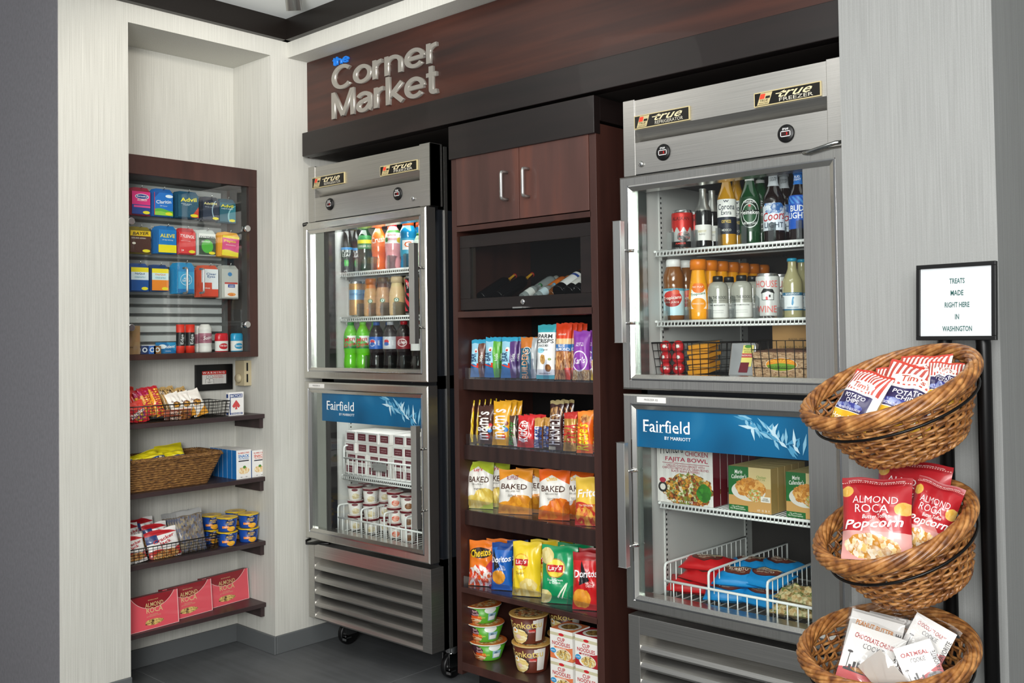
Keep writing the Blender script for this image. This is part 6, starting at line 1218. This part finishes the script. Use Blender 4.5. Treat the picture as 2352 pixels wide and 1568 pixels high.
# wicker
WK, t_ = newm('willow', .42, 0, .25); _q = t_.noise(1, mapping=(45, 45, 45), detail=2)
t_.l(t_.ramp(_q, [(.3, '5e351a'), (.5, '95602f'), (.7, 'c08a50')]), t_.b.inputs['Base Color'])
def wicker(lab, u, v, vb, a, b, H, tilt, key):
    p = Vector((u, -.33, v)); e = empty('wicker_basket', p, lab, 'basket', 'tiered wicker baskets'); e.rotation_euler = (rad(tilt), rad(key), 0)
    rr = random.Random(int(v*100)); NS = 36
    def pt(th, t, off=0):   # t=0 bottom .. 1 rim
        k = .64+.36*t**.8; return Vector(((a*k+off)*cos(th), (b*k+off)*sin(th), -H*(1-t)))
    g = G(); M_ = 14
    for j in range(M_):
        t = .03+.85*j/(M_-1); n = NS*4; ph = (j % 2)*pi
        g.tube([pt(2*pi*i/n, t+.012*sin(NS/2*2*pi*i/n*.25+j), .0042*cos(NS/2*2*pi*i/n*2/2+ph)) for i in range(n)], .0036, WK, 5, True)
    g.obj('weave', e)
    g = G()
    for i in range(NS): th = 2*pi*(i+.25)/NS; g.tube([pt(th, 0), pt(th, .35), pt(th, .7), pt(th, .97)], .0032, WK, 5)
    g.obj('stakes', e)
    g = G()
    for k in range(5): kk = .64*(k+1)/5; n = 40; g.tube([(a*kk*cos(2*pi*i/n), b*kk*sin(2*pi*i/n), -H+.003*cos(i*pi+k)) for i in range(n)], .0045, WK, 5, True)
    for i in range(14): th = pi*i/14; g.tube([(-a*.64*cos(th), -b*.64*sin(th), -H-.002), (a*.64*cos(th), b*.64*sin(th), -H-.002)], .003, WK, 5)
    for s in range(3):
        n = 150; g.tube([(Vector((a*.645*cos(q), b*.645*sin(q), -H+.004))+.0055*Vector((cos(q)*cos(18*q+s*2.09), sin(q)*cos(18*q+s*2.09), sin(18*q+s*2.09)))) for q in [2*pi*i/n for i in range(n)]], .0042, WK, 5, True)
    g.obj('bottom', e)
    g = G(); NSr = 8; tw = 4
    for s in range(NSr):
        n = 170; ph = 2*pi*s/NSr
        g.tube([(Vector((a*cos(q), b*sin(q), -.002))+Vector(((.0115*cos(q)*cos(tw*q+ph)), (.0115*sin(q)*cos(tw*q+ph)), .0125*sin(tw*q+ph)))) for q in [2*pi*i/n for i in range(n)]], .0056, WK, 6, True)
    g.obj('rim', e)
    g = G(); n = 60; tt = .68; g.tube([pt(2*pi*i/n, tt, .012) for i in range(n)], .0032, MBK, 8, True)
    for sx in (-1, 1):
        q = pt(rad(90-sx*22), tt, .012); q2 = Vector((sx*hw, b+.018, q.z+.05)); q3 = Vector((sx*hw*1.0, b+.012, -H+.02)); g.tube([q, Vector((sx*hw, b+.01, q.z+.02)), q2, q3, q3+Vector((0, -.05, -.01))], .0032, MBK, 8)
    g.obj('holding_ring', e)
    return e, p
a_, b_ = .182, .172
w1, p1 = wicker('wicker basket at the top full of striped potato chip bags', 2.663, 1.195, 0, .187, .178, .14, 21.9, -12.9)
w2, p2 = wicker('wicker basket in the middle holding red popcorn bags', 2.667, .89, 0, .170, .162, .145, 23.9, -15.4)
w3, p3 = wicker('wicker basket at the bottom holding wrapped cookies', 2.646, .616, 0, .180, .172, .15, 15.2, -3.1)
def RB(name, u0, u1, vt, vb, y, T, front, texts, lab, cat, grp, seed, rx=-20, ry=0, rz=0, **k):
    A = on(u0, vb, 1, y); Bq = on(u1, vb, 1, y); T_ = on((u0+u1)/2, vt, 1, y)
    o = pouch(name, Bq.x-A.x, (T_.z-A.z)/cos(rad(rx)), T, front, texts, seed, **k); put(o, ((A.x+Bq.x)/2, y, (A.z+Bq.z)/2), 0, lab, cat, grp)
    o.rotation_euler = (rad(rx), rad(ry), rad(rz)); return o
def TIM(dk): return art('e6e2dc', [('s', 0, .60, 1, 1.0, 'b8483c', 11, .0), ('e', .5, .70, .34, .085, 'e6e2dc'), ('r', .10, .26, .90, .56, '2a2450'), ('f', .45, .33, .36, .06, ('8f9ac0', '3a3f8a'), 6), ('r', 0, 0, 1, .25, 'd8a824' if dk else 'e6e2dc'), ('r', 0, .965, 1, 1, 'b83a2c')], .35, .2)
TT = lambda k: [tline("Tim's", .5, .70, .40, .10, 'b8442f', 0, .02), tline('POTATO\nCHIPS', .52, .45, .5, .15, 'f0ecf4', 0, .05), tline('EXTRA THICK & CRUNCHY', .5, .29, .6, .035, 'e8e4ec', 0, .02), tline('Honey BBQ', .46, .13, .66, .11, 'f6f0dc', 0, .04)]
g11 = 'striped potato chip bags'
RB('chip_bag', 1890, 1995, 858, 985, -.40, .05, TIM(1), TT(1), 'striped chip bag with honey gold base at the left front of the top basket', 'chip bag', g11, 111, -30, 12, -18, wr=.003)
RB('chip_bag', 1980, 2128, 846, 990, -.38, .05, TIM(1), TT(0), 'striped chip bag in the middle of the top basket, purple panel up', 'chip bag', g11, 112, -38, 14, 4, wr=.004)
RB('chip_bag', 2055, 2180, 820, 930, -.27, .05, TIM(1), TT(0), 'striped chip bag standing highest at the back', 'chip bag', g11, 113, -20, -2, -6, wr=.003)
RB('chip_bag', 2125, 2205, 836, 930, -.33, .05, TIM(1), TT(0), 'striped chip bag squeezed in at the right side', 'chip bag', g11, 114, -34, 4, 14, wr=.004)
RB('chip_bag', 2010, 2105, 845, 950, -.30, .05, TIM(1), TT(0), 'striped chip bag tucked behind the middle ones', 'chip bag', g11, 115, -20, -6, 0, wr=.003)
RP_ = art('b0222a', [('h', 0, -1, -.58, 'd88a86'), ('h', .8, 1, .95, 'b0222a'), ('h', -.8, 1, .1, 'b0222a'), ('h', 0, -1, -.34, 'dba09a'), ('f', .45, .16, .4, .15, ('e8c070', 'f4ecd8', 'c88a34'), 9), ('f', .08, .82, .1, .07, ('e8c070', 'd8a848'), 9), ('f', .92, .62, .12, .08, ('e8c070', 'd8a848'), 9), ('r', 0, .9, 1, 1, '9a1a22'), ('s', 0, .93, 1, .94, 'e0b8b0', 30, 0)], .3, .4)
RT = [tline('ALMOND', .52, .72, .66, .09, 'ecd8d8', 0, .0), tline('ROCA', .48, .61, .5, .10, 'ecd8d8', 0, .0), tline('Butter Toffee', .55, .52, .4, .05, 'f4ece8', 4, .02, .3), tline('Popcorn', .5, .42, .86, .14, 'f8f4f2', 5, .06, .35), tline('GLUTEN FREE * REAL BUTTER * NO ARTIFICIAL FLAVORS', .5, .955, .8, .015, 'e8d0cc')]
g12 = 'red toffee popcorn bags'
RB('popcorn_bag', 1935, 2095, 1118, 1288, -.40, .06, RP_, RT, 'red toffee popcorn bag standing upright at the front of the middle basket', 'popcorn bag', g12, 121, -16, -3, 6, wr=.003)
RB('popcorn_bag', 2060, 2165, 1112, 1270, -.35, .06, RP_, RT, 'red toffee popcorn bag leaning at the right of the middle basket', 'popcorn bag', g12, 122, -14, 16, 8, wr=.004)
RB('popcorn_bag', 2000, 2175, 1072, 1230, -.28, .06, RP_, RT, 'red toffee popcorn bag at the back, its top under the upper basket', 'popcorn bag', g12, 123, -8, 4, -4, wr=.003)
CK = lambda acc: art('e6e3df', [('h', .25, -1, -.28, 'b8484a'), ('w', .12, .01, 6, 'e4c4c4'), ('r', .08, .26, .92, .30, '2a2628')]+[('r', .16+.07*i, .28, .21+.07*i, .36+.06*((i*7) % 3), '2f2a2c') for i in range(5)]+[('r', .12, .3, .135, .58, '3a3436'), ('e', .128, .56, .05, .02, '3a3436'), ('f', .75, .33, .22, .09, ('e8e8e8', '3a3638', '8a8486'), 8)], .4)
CT = lambda a, c: [tline(a, .48, .82, .72, .08, c, -4, .05), tline('COOKIE', .5, .70, .38, .085, '6a6668', -3, .01), vt_('FAVORITE', .93, .6, .5, .09, '3a3436', .03)]
g13 = 'clear wrapped cookies'
def cookie(u0, u1, vt, vb, y, a, c, lab, rx, ry, rz, sd):
    A = on(u0, vb, 1, y); Bq = on(u1, vb, 1, y); T_ = on((u0+u1)/2, vt, 1, y); w_ = Bq.x-A.x; h = (T_.z-A.z)/cos(rad(rx))
    g = G(); g.box((-w_/2, 0, 0), (w_/2, .0012, h), P('d8d0c8'), CK(c)); decal(g, CT(a, c), w_, h, lambda p, q, o=0: (p, -.0006-o, q))
    g.lathe([(.0, .0), (w_*.3, .001), (w_*.36, .006), (w_*.3, .012), (0, .013)], art('a8743c', [('p', 0, 0, 1, 1, ('a8743c', '7a4a24', 'c89a5a'), 8)], .7), 20)
    o = g.obj('wrapped_cookie'); tag(o, lab, 'cookie', g13); o.location = ((A.x+Bq.x)/2, y, (A.z+Bq.z)/2); o.rotation_euler = (rad(rx), rad(ry), rad(rz))
    f = pouch('wrapper', w_*1.16, h*1.16, .03, FILM, (), sd, o, wr=.003); f.location = (0, 0, -h*.06); return o
cookie(1915, 2040, 1480, 1590, -.42, 'CHOCOLATE CHUNK', 'a8242c', 'chocolate chunk cookie pack with city skyline card, frontmost', -32, 9, 4, 131)
cookie(1925, 2045, 1445, 1555, -.37, 'PEANUT BUTTER', 'd8862c', 'cookie pack with orange lettering directly behind the frontmost', -28, 6, 2, 132)
cookie(1930, 2050, 1435, 1530, -.33, 'CHOCOLATE CHIP', 'a8242c', 'chocolate chip cookie pack, third in the left pile', -26, 5, 0, 133)
cookie(1975, 2095, 1440, 1550, -.29, 'PEANUT BUTTER', 'd8862c', 'cookie pack with orange lettering at the back of the left pile', -22, 3, 0, 134)
cookie(2050, 2145, 1436, 1535, -.32, 'CHOCOLATE CHUNK', 'a8242c', 'chocolate chunk cookie pack leaning at the right back', -22, 24, 6, 135)
cookie(2030, 2120, 1510, 1600, -.42, 'OATMEAL', 'd8862c', 'cookie pack lying cookie side up at the front middle', -20, 40, 160, 136)
cookie(2100, 2190, 1500, 1600, -.40, 'OATMEAL', 'a8242c', 'cookie pack lying half hidden at the front right', -24, -20, 30, 137)
